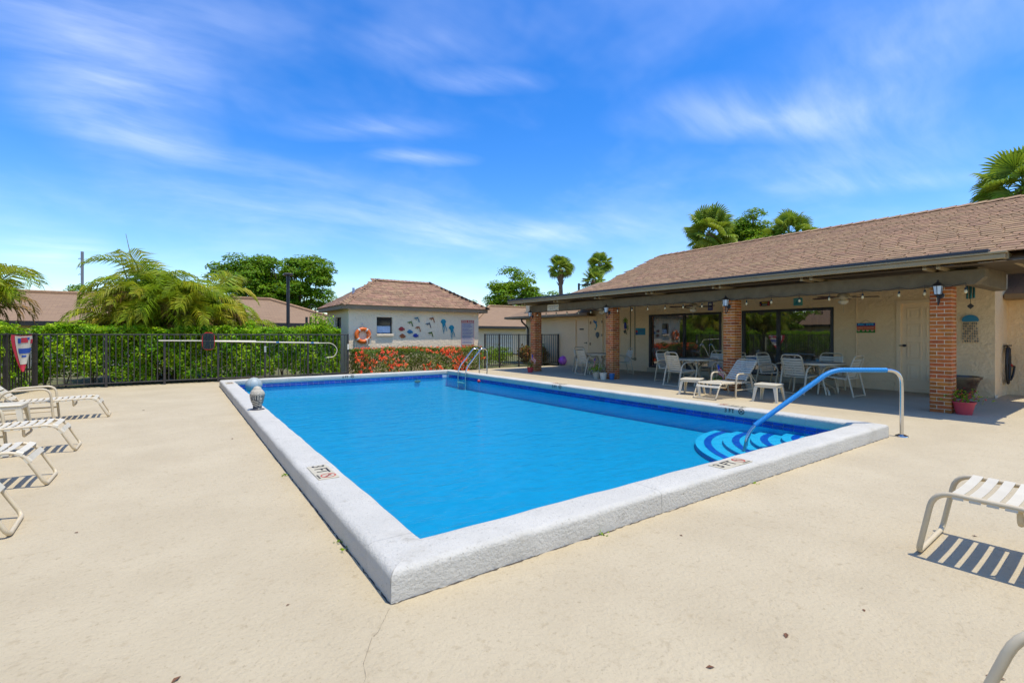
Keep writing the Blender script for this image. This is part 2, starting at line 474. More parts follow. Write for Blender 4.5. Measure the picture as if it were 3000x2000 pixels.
class MB:
    def __init__(s):
        s.v = []
        s.f = []
        s.uv = None

    def add(s, vs, fs):
        o = len(s.v)
        s.v.extend([tuple(p) for p in vs])
        s.f.extend([tuple(i + o for i in f) for f in fs])
        return s

    def box(s, x0, y0, z0, x1, y1, z1, ch=0.0, M=None):
        if x1 < x0: x0, x1 = x1, x0
        if y1 < y0: y0, y1 = y1, y0
        if z1 < z0: z0, z1 = z1, z0
        if ch <= 0:
            vs = [(x, y, z) for z in (z0, z1) for y in (y0, y1) for x in (x0, x1)]
            fs = [(0, 2, 3, 1), (4, 5, 7, 6), (0, 1, 5, 4), (2, 6, 7, 3), (0, 4, 6, 2), (1, 3, 7, 5)]
        else:
            ch = min(ch, 0.45 * min(x1 - x0, y1 - y0, z1 - z0))
            vs = []
            idx = {}
            for cx_ in (0, 1):
                for cy_ in (0, 1):
                    for cz_ in (0, 1):
                        p = [(x0, x1)[cx_], (y0, y1)[cy_], (z0, z1)[cz_]]
                        sg = [(1, -1)[cx_], (1, -1)[cy_], (1, -1)[cz_]]
                        for ax in range(3):     # vertex lying on the face normal to ax
                            q = list(p)
                            for a2 in range(3):
                                if a2 != ax:
                                    q[a2] += sg[a2] * ch
                            idx[(cx_, cy_, cz_, ax)] = len(vs)
                            vs.append(tuple(q))
            fs = []
            for ax in range(3):
                for sd in (0, 1):
                    o = [a for a in range(3) if a != ax]
                    loop = []
                    for (a, b_) in ((0, 0), (1, 0), (1, 1), (0, 1)):
                        k = [0, 0, 0]
                        k[ax] = sd
                        k[o[0]] = a
                        k[o[1]] = b_
                        loop.append(idx[(*k, ax)])
                    flip = (sd == 0) ^ (ax == 1)
                    fs.append(tuple(reversed(loop)) if flip else tuple(loop))
            for ax in range(3):
                o = [a for a in range(3) if a != ax]
                for a in (0, 1):
                    for b_ in (0, 1):
                        def K(e, face):
                            k = [0, 0, 0]
                            k[ax] = e
                            k[o[0]] = a
                            k[o[1]] = b_
                            return idx[(*k, face)]
                        fs.append((K(0, o[0]), K(1, o[0]), K(1, o[1]), K(0, o[1])))
            for a in (0, 1):
                for b_ in (0, 1):
                    for c_ in (0, 1):
                        fs.append((idx[(a, b_, c_, 0)], idx[(a, b_, c_, 1)], idx[(a, b_, c_, 2)]))
        if M is not None:
            vs = [M @ Vector(p) for p in vs]
        return s.add(vs, fs)

    def tube(s, pts, r, n=8, closed=False, caps=True, sx=1.0, uvs=False):
        """sweep a ring along a path; r number or list"""
        pts = [Vector(p) for p in pts]
        k = len(pts)
        rs = r if isinstance(r, (list, tuple)) else [r] * k
        up = Vector((0, 0, 1))
        rings = []
        prev = None
        for i, p in enumerate(pts):
            if closed:
                t = (pts[(i + 1) % k] - pts[i - 1]).normalized()
            else:
                t = (pts[min(i + 1, k - 1)] - pts[max(i - 1, 0)]).normalized()
            if prev is None:
                a = up if abs(t.z) < 0.9 else Vector((1, 0, 0))
                nrm = (a - a.dot(t) * t).normalized()
            else:
                nrm = (prev - prev.dot(t) * t)
                nrm = nrm.normalized() if nrm.length > 1e-6 else Vector((1, 0, 0))
            prev = nrm
            bn = t.cross(nrm)
            rings.append([p + rs[i] * (math.cos(2 * PI * j / n) * nrm + sx * math.sin(2 * PI * j / n) * bn) for j in range(n)])
        vs = [q for rg in rings for q in rg]
        fs = []
        for i in range(k if closed else k - 1):
            i2 = (i + 1) % k
            for j in range(n):
                j2 = (j + 1) % n
                fs.append((i * n + j, i * n + j2, i2 * n + j2, i2 * n + j))
        if caps and not closed:
            fs.append(tuple(reversed(range(n))))
            fs.append(tuple((k - 1) * n + j for j in range(n)))
        return s.add(vs, fs)

    def lathe(s, prof, n=24, cx_=0, cy_=0, cz_=0, a0=0, a1=2 * PI):
        full = abs(a1 - a0 - 2 * PI) < 1e-6
        m = n if full else n + 1
        vs = []
        for (r, z) in prof:
            for j in range(m):
                a = a0 + (a1 - a0) * j / n
                vs.append((cx_ + r * math.cos(a), cy_ + r * math.sin(a), cz_ + z))
        fs = []
        for i in range(len(prof) - 1):
            for j in range(n):
                j2 = (j + 1) % m
                fs.append((i * m + j, i * m + j2, (i + 1) * m + j2, (i + 1) * m + j))
        return s.add(vs, fs)

    def prism(s, poly, d, M=None):
        """2d outline in xy extruded by d along z (0..d)"""
        n = len(poly)
        ar = sum(poly[i][0] * poly[(i + 1) % n][1] - poly[(i + 1) % n][0] * poly[i][1] for i in range(n))
        if ar < 0:
            poly = poly[::-1]
        vs = [(x, y, 0) for x, y in poly] + [(x, y, d) for x, y in poly]
        fs = [tuple(reversed(range(n))), tuple(range(n, 2 * n))] + [(i, (i + 1) % n, n + (i + 1) % n, n + i) for i in range(n)]
        if M is not None:
            vs = [M @ Vector(p) for p in vs]
        return s.add(vs, fs)

    def quad(s, a, b, c, d):
        return s.add([a, b, c, d], [(0, 1, 2, 3)])

    def mesh(s, name, m, smooth=None):
        me = bpy.data.meshes.new(name)
        me.from_pydata(s.v, [], s.f)
        if s.uv is not None:
            lay = me.uv_layers.new(name='UVMap')
            lay.data.foreach_set('uv', np.array(s.uv, dtype=np.float32).ravel())
        for mm in (m if isinstance(m, (list, tuple)) else [m]):
            me.materials.append(mm)
        me.update()
        if smooth is not None:
            me.shade_smooth()
            me.set_sharp_from_angle(angle=R(smooth))
        return me


def np_mesh(name, V, F, m):
    me = bpy.data.meshes.new(name)
    V = np.asarray(V, dtype=np.float32)
    F = np.asarray(F, dtype=np.int32)
    me.vertices.add(len(V))
    me.vertices.foreach_set('co', V.ravel())
    me.loops.add(F.size)
    me.loops.foreach_set('vertex_index', F.ravel())
    me.polygons.add(len(F))
    me.polygons.foreach_set('loop_start', np.arange(0, F.size, F.shape[1], dtype=np.int32))
    me.materials.append(m)
    me.update()
    me.validate()
    return me


def tag(o, label=None, cat=None, group=None, kind=None):
    if label: o['label'] = label
    if cat: o['category'] = cat
    if group: o['group'] = group
    if kind: o['kind'] = kind
    return o


def thing(name, label, cat, loc=(0, 0, 0), rz=0.0, group=None):
    o = bpy.data.objects.new(name, None)
    o.empty_display_size = 0.1
    C.objects.link(o)
    o.location = loc
    o.rotation_euler = (0, 0, rz)
    return tag(o, label, cat, group)


def obj(name, data, parent=None, loc=(0, 0, 0), rot=None):
    o = bpy.data.objects.new(name, data)
    C.objects.link(o)
    o.location = loc
    if rot is not None:
        o.rotation_euler = rot
    if parent is not None:
        o.parent = parent
    return o


def part(name, mb, m, parent, loc=(0, 0, 0), rot=None, smooth=None):
    return obj(name, mb.mesh(name, m, smooth), parent, loc, rot)


def wpart(name, mb, m, parent, smooth=None):
    """part whose mesh was written in world coordinates; its ancestors are unrotated"""
    o = part(name, mb, m, parent, smooth=smooth)
    off = Vector((0, 0, 0))
    p = parent
    while p is not None:
        off += p.location
        p = p.parent
    o.location = -off
    return o


def struct(name, mb, m, smooth=None):
    return tag(obj(name, mb.mesh(name, m, smooth)), kind='structure')


def one(name, mb, m, label, cat, group=None, loc=(0, 0, 0), rot=None, smooth=None):
    return tag(obj(name, mb.mesh(name, m, smooth), None, loc, rot), label, cat, group)


def copy_tree(o, parent=None):
    c = o.copy()
    C.objects.link(c)
    c.parent = parent
    for ch in list(o.children):
        copy_tree(ch, c)
    return c


def arc_pts(pts, rad, n=5):
    """round the corners of a polyline"""
    pts = [Vector(p) for p in pts]
    rads = rad if isinstance(rad, (list, tuple)) else [rad] * len(pts)
    out = [pts[0]]
    for i in range(1, len(pts) - 1):
        a, b, c = pts[i - 1], pts[i], pts[i + 1]
        d1, d2 = (a - b), (c - b)
        r = min(rads[i], d1.length * 0.49, d2.length * 0.49)
        p, q = b + d1.normalized() * r, b + d2.normalized() * r
        for k in range(n + 1):
            t = k / n
            out.append((1 - t) ** 2 * p + 2 * t * (1 - t) * b + t * t * q)
    out.append(pts[-1])
    return out


def text(name, body, size, m, parent, loc, rot, extr=0.001, align='CENTER', sx=1.0, bold=0.0):
    cu = bpy.data.curves.new(name, 'FONT')
    cu.body = body
    cu.size = size
    cu.extrude = extr
    cu.offset = bold
    cu.align_x = align
    cu.align_y = 'CENTER'
    cu.resolution_u = 3
    cu.materials.append(m)
    tmp = bpy.data.objects.new(name, cu)
    me_ = bpy.data.meshes.new_from_object(tmp)
    bpy.data.objects.remove(tmp)
    bpy.data.curves.remove(cu)
    me_.name = name
    o = obj(name, me_, parent, loc, rot)
    o.scale = (sx, 1, 1)
    return o


# facing rotations for text / flat art standing on walls (local x right, local y up, local z out of the wall)
FACE_NX = (R(90), 0, R(-90))      # on a wall that faces -X
FACE_NY = (R(90), 0, 0)           # on a wall that faces -Y
MX_NX = Euler(FACE_NX).to_matrix().to_4x4()
MX_NY = Euler(FACE_NY).to_matrix().to_4x4()


def leaves_np(P, N, size, aspect=0.5, fold=0.25, jitter=0.6, shape='rhomb'):
    """leaf quads at points P with preferred normals N; returns V,F (two tris per leaf sharing a midrib)"""
    n = len(P)
    P = np.asarray(P)
    N = np.asarray(N) + rng.normal(0, jitter, (n, 3))
    N /= np.linalg.norm(N, axis=1)[:, None] + 1e-9
    T = rng.normal(0, 1, (n, 3))
    T -= (T * N).sum(1)[:, None] * N
    T /= np.linalg.norm(T, axis=1)[:, None] + 1e-9
    B = np.cross(N, T)
    L = (size * rng.uniform(0.65, 1.25, n))[:, None]
    wd = L * aspect * 0.5
    a = P - T * L * 0.5
    c = P + T * L * 0.5 - N * L * fold * 0.6
    b = P + B * wd + N * L * fold * 0.5
    d = P - B * wd + N * L * fold * 0.5
    V = np.stack([a, b, c, d], 1).reshape(-1, 3)
    i = np.arange(n)[:, None] * 4
    F = np.concatenate([i + np.array([[0, 1, 2]]), i + np.array([[0, 2, 3]])], 1).reshape(-1, 3)
    return V, F


def join_np(*vf):
    Vs, Fs, o = [], [], 0
    for V, F in vf:
        Vs.append(V)
        Fs.append(F + o)
        o += len(V)
    return np.concatenate(Vs), np.concatenate(Fs)


exec_parts = []

# ================================================================== GROUND AND POOL
POX0, POX1, POY0, POY1 = 0.87, 7.72, 2.30, 14.72     # outer edge of the coping
CW = 0.30                                            # coping width
CH = 0.165                                           # coping height
WZ = -0.070                                          # water level
IX0, IX1, IY0, IY1 = POX0 + CW, POX1 - CW, POY0 + CW, POY1 - CW


def sheet_with_hole(x0, y0, x1, y1, hx0, hy0, hx1, hy1, z, thick=0.0):
    mb = MB()
    vs = [(x0, y0, z), (x1, y0, z), (x1, y1, z), (x0, y1, z), (hx0, hy0, z), (hx1, hy0, z), (hx1, hy1, z), (hx0, hy1, z)]
    fs = [(0, 1, 5, 4), (1, 2, 6, 5), (2, 3, 7, 6), (3, 0, 4, 7)]
    mb.add(vs, fs)
    if thick:
        vs = [(x0, y0, z), (x1, y0, z), (x1, y1, z), (x0, y1, z), (x0, y0, z - thick), (x1, y0, z - thick), (x1, y1, z - thick), (x0, y1, z - thick)]
        mb.add(vs, [(0, 4, 5, 1), (1, 5, 6, 2), (2, 6, 7, 3), (3, 7, 4, 0)])
    return mb


HOLE = (POX0 + 0.05, POY0 + 0.05, POX1 - 0.05, POY1 - 0.05)
struct('ground', sheet_with_hole(-600, -600, 600, 600, *HOLE, -0.06), M_grass)
struct('pool_deck', sheet_with_hole(-5.5, -7.0, 16.6, 16.30, *HOLE, 0.0, 0.05), M_deck)

pool = thing('swimming_pool', 'rectangular swimming pool with raised white coping and bright blue plaster', 'pool', (POX0, POY0, 0))
# basin: walls and sloping floor at the depth they show through the water
g = 0.012
bx0, bx1, by0, by1 = IX0 + g - 0.03, IX1 - g + 0.03, IY0 + g - 0.03, IY1 - g + 0.03
zs, zd = -0.30, -0.37
mb = MB()
mb.add([(bx0, by0, CH - 0.03), (bx1, by0, CH - 0.03), (bx1, by1, CH - 0.03), (bx0, by1, CH - 0.03),
        (bx0, by0, zs), (bx1, by0, zs), (bx1, by1, zd), (bx0, by1, zd), (bx0, by0 + 4.5, zs - 0.04), (bx1, by0 + 4.5, zs - 0.04)],
       [(0, 1, 5, 4), (1, 2, 6, 9, 5), (2, 3, 7, 6), (3, 0, 4, 8, 7)])
wpart('basin_wall', mb, M_plwall, pool)
mb = MB()
mb.add([(bx0, by0, zs), (bx1, by0, zs), (bx1, by1, zd), (bx0, by1, zd), (bx0, by0 + 4.5, zs - 0.04), (bx1, by0 + 4.5, zs - 0.04)], [(0, 1, 5, 4), (4, 5, 2, 3)])
wpart('basin_floor', mb, M_plaster, pool)

# coping pieces: bullnosed profile, mitred at the corners (q = distance in from the outer edge)
PROF = [(0.0, -0.04), (0.0, 0.125), (0.003, 0.139), (0.011, 0.151), (0.024, 0.160), (0.045, 0.165), (0.26, 0.165), (0.280, 0.161),
        (0.292, 0.152), (0.299, 0.138), (0.300, 0.12), (0.299, 0.06), (0.296, 0.045), (0.288, 0.035), (0.275, 0.03), (0.275, -0.04)]


def coping_side(ax, fixed, sgn, s0, s1, cuts):
    """ax 'x': runs along x at y=fixed, inward direction sgn"""
    edges = [s0] + cuts + [s1]
    for a, b_ in zip(edges[:-1], edges[1:]):
        m0, m1 = a == s0, b_ == s1
        gap = 0.0012
        mb = MB()
        rings = []
        nseg = max(2, int((b_ - a) / 0.10))
        for k in range(nseg + 1):
            t = k / nseg
            ring = []
            for (q, z) in PROF:
                lo = a + (q if m0 else gap)
                hi = b_ - (q if m1 else gap)
                sv = lo + (hi - lo) * t
                wob = 0.0018 * math.sin(sv * 5.1 + q * 9) + 0.0014 * math.sin(sv * 12.7 + 1.3)
                qq = q + (wob if 0 < z < 0.17 else 0) + (random.uniform(-0.0015, 0.0015) if 0 < z < 0.16 and q < 0.03 else 0)
                if ax == 'x':
                    ring.append((sv, fixed + sgn * qq, z + (wob * 0.8 if z > 0.1 else 0)))
                else:
                    ring.append((fixed + sgn * qq, sv, z + (wob * 0.8 if z > 0.1 else 0)))
            rings.append(ring)
        n = len(PROF)
        vs = [p for r_ in rings for p in r_]
        fs = []
        for k in range(nseg):
            for j in range(n - 1):
                f = (k * n + j, k * n + j + 1, (k + 1) * n + j + 1, (k + 1) * n + j)
                fs.append(f)
        fs.append(tuple(range(n)))
        fs.append(tuple(nseg * n + j for j in reversed(range(n))))
        mb.add(vs, fs)
        me = mb.mesh('coping_stone', M_coping, 40)
        o = obj('coping_stone', me, pool, (-POX0, -POY0, 0))
        bm_fix(me)


def bm_fix(me):
    import bmesh
    bm = bmesh.new()
    bm.from_mesh(me)
    bmesh.ops.recalc_face_normals(bm, faces=bm.faces)
    bm.to_mesh(me)
    bm.free()


coping_side('y', POX0, 1, POY0, POY1, [2.69, 5.23, 9.1, 12.0])
coping_side('x', POY0, 1, POX0, POX1, [3.0, 5.55])
coping_side('y', POX1, -1, POY0, POY1, [3.2, 5.1, 7.0, 8.9, 10.8, 12.7])
coping_side('x', POY1, -1, POX0, POX1, [2.5, 4.4, 6.2])

# waterline tiles on the two walls that show; bedded in grout
TS = 0.152
mb = MB()
mb.box(bx1 - 0.006, by0 + 0.01, -0.075, bx1 - 0.001, by1 - 0.01, 0.026)
mb.box(bx1 - 0.018, by0 + 0.01, -0.075, bx1 - 0.0065, by1 - 0.02, -0.0255)
mb.box(bx0 + 0.01, by1 - 0.006, -0.075, bx1 - 0.007, by1 - 0.001, 0.026)
mb.box(bx0 + 0.01, by1 - 0.018, -0.075, bx1 - 0.019, by1 - 0.0065, -0.0255)
wpart('grout', mb, M_grout, pool)
tile_me = MB().box(-0.005, -TS / 2 + 0.003, -0.023, 0.005, TS / 2 - 0.003, 0.023, 0.002).mesh('tile', M_tile)
ny = int((by1 - by0 - 0.1) / TS)
for i in range(ny):
    y = by0 + 0.09 + i * TS
    if y > by1 - 0.08: break
    for z, off in ((0.0, 0.0), (-0.049, 0.012)):
        obj('tile', tile_me, pool, (bx1 - 0.008 - off - POX0, y - POY0, z))
nx = int((bx1 - bx0 - 0.1) / TS)
for i in range(nx):
    x = bx0 + 0.09 + i * TS
    for z, off in ((0.0, 0.0), (-0.049, 0.012)):
        obj('tile', tile_me, pool, (x - POX0, by1 - 0.008 - off - POY0, z), (0, 0, R(90)))

# quarter round steps in the near right corner, each edged with a blue tile band
ccx, ccy = bx1 - 0.012, by0
for (r0, zt, zb) in ((2.0, -0.245, -0.31), (1.62, -0.20, -0.246), (1.25, -0.155, -0.201), (0.86, -0.108, -0.156)):
    def ring(ra, z):
        return [(ccx - ra * math.cos(t), ccy + ra * math.sin(t), z) for t in np.linspace(0, PI / 2, 25)]
    mb = MB()
    a, b_ = ring(r0, zt), ring(r0, zb)
    n = len(a)
    mb.add(a + [(ccx, ccy, zt)], [(i + 1, i, n) for i in range(n - 1)])
    mb.add(a + b_, [(i, i + 1, n + i + 1, n + i) for i in range(n - 1)])
    st = wpart('step', mb, M_step, pool)
    bm_fix(st.data)
    mb = MB()
    a, b_ = ring(r0 - 0.12, zt + 0.004), ring(r0 - 0.22, zt + 0.004)
    mb.add(a + b_, [(i, i + 1, n + i + 1, n + i) for i in range(n - 1)])
    o = part('step_trim', mb, M_trim, st)
    bm_fix(o.data)
    mb = MB()
    a, b_ = ring(r0 + 0.004, zt - 0.020), ring(r0 + 0.004, zb + 0.012)
    mb.add(a + b_, [(i, i + 1, n + i + 1, n + i) for i in range(n - 1)])
    o = part('riser_trim', mb, M_trim, st)
    bm_fix(o.data)

# water
mb = MB()
mb.quad((bx0 + 0.004, by0 + 0.004, WZ), (bx1 - 0.004, by0 + 0.004, WZ), (bx1 - 0.004, by1 - 0.004, WZ), (bx0 + 0.004, by1 - 0.004, WZ))
tag(obj('pool_water', mb.mesh('pool_water', MATS['water'])), kind='structure')


# depth markers
def ring_flat(mb, cx_, cy_, r0, r1, z, n=28):
    vs = [(cx_ + r * math.cos(2 * PI * i / n), cy_ + r * math.sin(2 * PI * i / n), z) for r in (r0, r1) for i in range(n)]
    mb.add(vs, [(i, (i + 1) % n, n + (i + 1) % n, n + i) for i in range(n)])


def bar_flat(mb, a, b_, wd, z):
    a, b_ = Vector(a), Vector(b_)
    d = (b_ - a).normalized()
    p = Vector((-d.y, d.x)) * wd / 2
    mb.add([(*(a + p), z), (*(a - p), z), (*(b_ - p), z), (*(b_ + p), z)], [(0, 1, 2, 3)])


def marker(loc, rot, txt, plaque=True, redsym=True, sz=0.15, flip=False):
    """plate in local xy, reading along +x"""
    wd, h = 0.46, 0.165
    if plaque:
        mbp = MB().box(-wd / 2, -h / 2, 0, wd / 2, h / 2, 0.006, 0.002)
        pl = part('depth_marker', mbp, M_plaque, pool, Vector(loc) - Vector((POX0, POY0, 0)), rot)
    else:
        mbp = MB()
        ring_flat(mbp, 0.148, 0.012, 0.040, 0.050, 0.003)
        bar_flat(mbp, (0.148 - 0.034, 0.012 + 0.034), (0.148 + 0.034, 0.012 - 0.034), 0.009, 0.0038)
        bar_flat(mbp, (0.148 - 0.034, 0.012 - 0.030), (0.148 + 0.030, 0.012 + 0.030), 0.009, 0.0034)
        pl = part('depth_marker', mbp, M_print, pool, Vector(loc) - Vector((POX0, POY0, 0)), rot)
        text('lettering', txt, sz, M_print, pl, (-0.055, 0.0, 0.003), (0, 0, 0), 0.0004, sx=0.95, bold=0.001)
        return pl
    zt = 0.0075 if plaque else 0.003
    text('lettering', txt, sz, M_print, pl, (-0.085, 0.0, zt), (0, 0, 0), 0.0004, sx=0.95, bold=0.001)
    mbs = MB()
    rr = 0.062
    ring_flat(mbs, 0.148, 0.012, rr - 0.011, rr, zt)
    bar_flat(mbs, (0.148 - 0.042, 0.012 + 0.042), (0.148 + 0.042, 0.012 - 0.042), 0.010, zt + 0.0008)
    part('no_diving_symbol', mbs, M_redprint if redsym else M_print, pl)
    mbf = MB()
    bar_flat(mbf, (0.115, 0.028), (0.160, 0.010), 0.012, zt + 0.0004)
    bar_flat(mbf, (0.158, 0.012), (0.182, -0.012), 0.008, zt + 0.0004)
    bar_flat(mbf, (0.135, 0.020), (0.160, 0.034), 0.006, zt + 0.0004)
    mbc = MB()
    for k in range(7):
        bar_flat(mbc, (0.095 + k * 0.017, -0.066), (0.105 + k * 0.017, -0.066), 0.014, zt)
    part('diver_figure', mbf, M_print, pl)
    tag(part('caption', mbc, M_print, pl), kind='stuff')
    return pl


marker((1.015, 4.31, CH + 0.001), (0, 0, R(-90)), '3 FT')
marker((4.17, 2.435, CH + 0.001), (0, 0, 0), '3 FT')
marker((POX1 - 0.13, 4.40, CH + 0.001), (0, 0, R(90)), '3 FT')
marker((POX1 - 0.13, 8.80, CH + 0.001), (0, 0, R(90)), '5 FT')
marker((1.015, 13.6, CH + 0.001), (0, 0, R(-90)), '6 FT')
marker((POX1 - CW - 0.003, 4.30, 0.108), FACE_NX, '3 FT', False, False, 0.10)
marker((POX1 - CW - 0.003, 8.75, 0.108), FACE_NX, '5 FT', False, False, 0.10)
marker((4.10, POY1 - CW - 0.003, 0.108), FACE_NY, '6 FT', False, False, 0.10)

# round underwater fitting on the far wall, and skimmer throat on the right wall
mb = MB().lathe([(0.0, 0.02), (0.08, 0.02), (0.10, 0.008), (0.11, 0.0)], 24)
part('pool_light', mb, M_gutter, pool, (6.35 - POX0, by1 - 0.02 - POY0, -0.155), (R(90), 0, 0), 40).scale = (1, 0.42, 1)

# jagged dirt line where the coping meets the deck, and hair cracks in the deck
mb = MB()


def jag(p0, p1, wd, z, n, seed, taper=False):
    r_ = random.Random(seed)
    p0, p1 = Vector(p0), Vector(p1)
    d = (p1 - p0)
    t = d.normalized()
    nn = Vector((-t.y, t.x))
    prev = None
    for i in range(n + 1):
        c = p0 + d * i / n + nn * r_.uniform(-0.6, 0.6) * wd
        ww = wd * r_.uniform(0.15, 1.0) * 0.5
        cur = (c + nn * ww, c - nn * ww)
        if prev:
            mb.add([(*prev[0], z), (*prev[1], z), (*cur[1], z), (*cur[0], z)], [(0, 1, 2, 3)])
        prev = cur


jag((POX0 - 0.004, POY0), (POX0 - 0.004, POY1), 0.013, 0.0035, 340, 1)
jag((POX0, POY0 - 0.004), (POX1, POY0 - 0.004), 0.013, 0.0035, 230, 2)
wpart('joint_dirt', mb, M_dirt, pool)
mb = MB()
rr = random.Random(5)
for path in ([(0.85, 2.27), (0.80, 2.2), (0.74, 2.12), (0.70, 2.09), (0.62, 1.95), (0.60, 1.86), (0.52, 1.75), (0.50, 1.6)],):
    for a, b_ in zip(path[:-1], path[1:]):
        jag(a, b_, 0.0024, 0.002, 7, rr.random())
o = part('deck_crack', mb, mat('crack_tan', (0.20, 0.16, 0.11), 0.95), bpy.data.objects['pool_deck'])

# weeds in the joint
for k, (x, y, n_) in enumerate(((0.84, 5.0, 16), (0.845, 3.05, 10), (0.845, 3.18, 6), (2.35, 2.275, 7), (4.28, 2.275, 6))):
    Pn = np.array([x, y, 0.012]) + rng.normal(0, 1, (n_, 3)) * np.array([0.02, 0.02, 0.008])
    V, F = leaves_np(Pn, np.tile([0, 0, 1.0], (n_, 1)), 0.024, 0.5, 0.2, 0.8)
    o = obj('weed', np_mesh('weed', V, F, M_hedge))
    tag(o, ['small green weed at the pool edge beside the left depth marker', 'small weed tuft in the joint by the near left pool corner',
            'tiny weed sprig just behind the near corner tuft', 'dry little weed at the foot of the front coping near the corner',
            'dry little weed under the front depth marker plaque'][k], 'weed', 'weeds growing in the coping joint')

# fallen leaves and specks on the deck
lf = MB().add([(-0.03, 0, 0.002), (0, 0.016, 0.010), (0.034, 0.002, 0.004), (0, -0.015, 0.012), (0.0, 0, 0.004)], [(0, 4, 1), (1, 4, 2), (2, 4, 3), (3, 4, 0)]).mesh('dead_leaf', M_deadleaf)
LEAVES = [((1995, 1568), 0.45, 'brown leaf crumb on the deck in front of the near coping'), ((2303, 1862), 0.7, 'curled brown leaf on the deck at lower right'),
          ((2531, 1787), 0.45, 'small dry leaf on the deck right of the curled leaf'), ((2716, 1512), 0.5, 'dry leaf under the right lounger frame'),
          ((2855, 1570), 0.5, 'dry leaf beside the right lounger shadow'), ((680, 1285), 0.8, 'brown leaf on the deck left of the pool'),
          ((420, 1202), 0.9, 'small dark leaf on the deck near the left loungers'), ((843, 1772), 0.35, 'dark speck of leaf on the deck at lower left'),
          ((2915, 1985), 1.0, 'reddish dry leaf beside the chair leg at the bottom right corner'), ((223, 1560), 0.5, 'tiny dark leaf bit in front of the nearest left lounger'),
          ((2080, 1955), 0.6, 'tiny leaf bit at the bottom edge of the deck'), ((515, 1992), 0.7, 'small leaf at the bottom edge left of centre')]


def GP(px, py, z=0.0):
    l = (px - 1500) / 1392
    u = (981.5 - py) / 1392
    t = (z - 1.35) / u
    return (t * (math.sin(R(35)) + l * math.cos(R(35))), t * (math.cos(R(35)) - l * math.sin(R(35))), z)


for (p, s_, lab) in LEAVES:
    o = tag(obj('dead_leaf', lf, None, GP(*p), (0, 0, random.uniform(0, 6))), lab, 'leaf', 'dead leaves on the deck')
    o.scale = (s_, s_, s_)

# ================================================================== CLUBHOUSE
WX = 14.3
club = thing('clubhouse', 'long low clubhouse with brown shingle roof and covered patio on brick columns', 'building', (WX, 2.4, 0))
# front wall with openings (two sliding doors, two flush doors, one panelled door)
GZ0, GZ1 = 0.16, 2.10
OPEN = [(5.46, 7.98, GZ0, GZ1), (8.66, 11.54, GZ0, GZ1)]


def wall_x(mb, x, th, y0, y1, z0, z1, openings):
    ys = [y0]
    for (a, b_, c, d) in sorted(openings):
        mb.box(x, ys[-1], z0, x + th, a, z1)
        mb.box(x, a, z0, x + th, b_, c)
        mb.box(x, a, d, x + th, b_, z1)
        ys.append(b_)
    mb.box(x, ys[-1], z0, x + th, y1, z1)


DOOR_P = (3.12, 4.04, 0.06, 2.12)
DOOR_F = (14.79, 15.54, 0.06, 2.04)
DOOR_M = (13.05, 13.92, 0.06, 2.06)
mb = MB()
wall_x(mb, WX, 0.20, 2.40, 19.2, 0.0, 3.0, OPEN + [DOOR_P, DOOR_F, DOOR_M])
wall = wpart('wall', mb, M_stucco, club)
# end wall beyond the corner and the side wing
mb = MB()
mb.box(14.505, 2.40, 0.0, 15.5, 2.58, 3.3)
mb.box(15.5, -5.0, 0.0, 15.7, 2.58, 2.42)
mb.add([(10.95, 2.42, 2.66), (15.5, 2.42, 2.66), (15.5, 2.42, 4.25), (14.25, 2.42, 4.12)], [(0, 1, 2, 3)])
wpart('wall', mb, M_stucco, club)
mb = MB()
mb.box(18.5, 2.4, 0, 18.7, 19.2, 3.0)
mb.box(14.5, 19.0, 0, 18.5, 19.2, 3.0)
wpart('wall', mb, M_stucco, club)
# dim room behind the glass
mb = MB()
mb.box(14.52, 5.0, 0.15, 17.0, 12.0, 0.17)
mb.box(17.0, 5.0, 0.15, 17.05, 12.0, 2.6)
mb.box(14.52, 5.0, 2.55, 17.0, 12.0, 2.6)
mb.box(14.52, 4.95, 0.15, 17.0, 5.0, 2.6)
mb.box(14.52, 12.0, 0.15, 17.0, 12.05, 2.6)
wpart('room', mb, M_room, club)
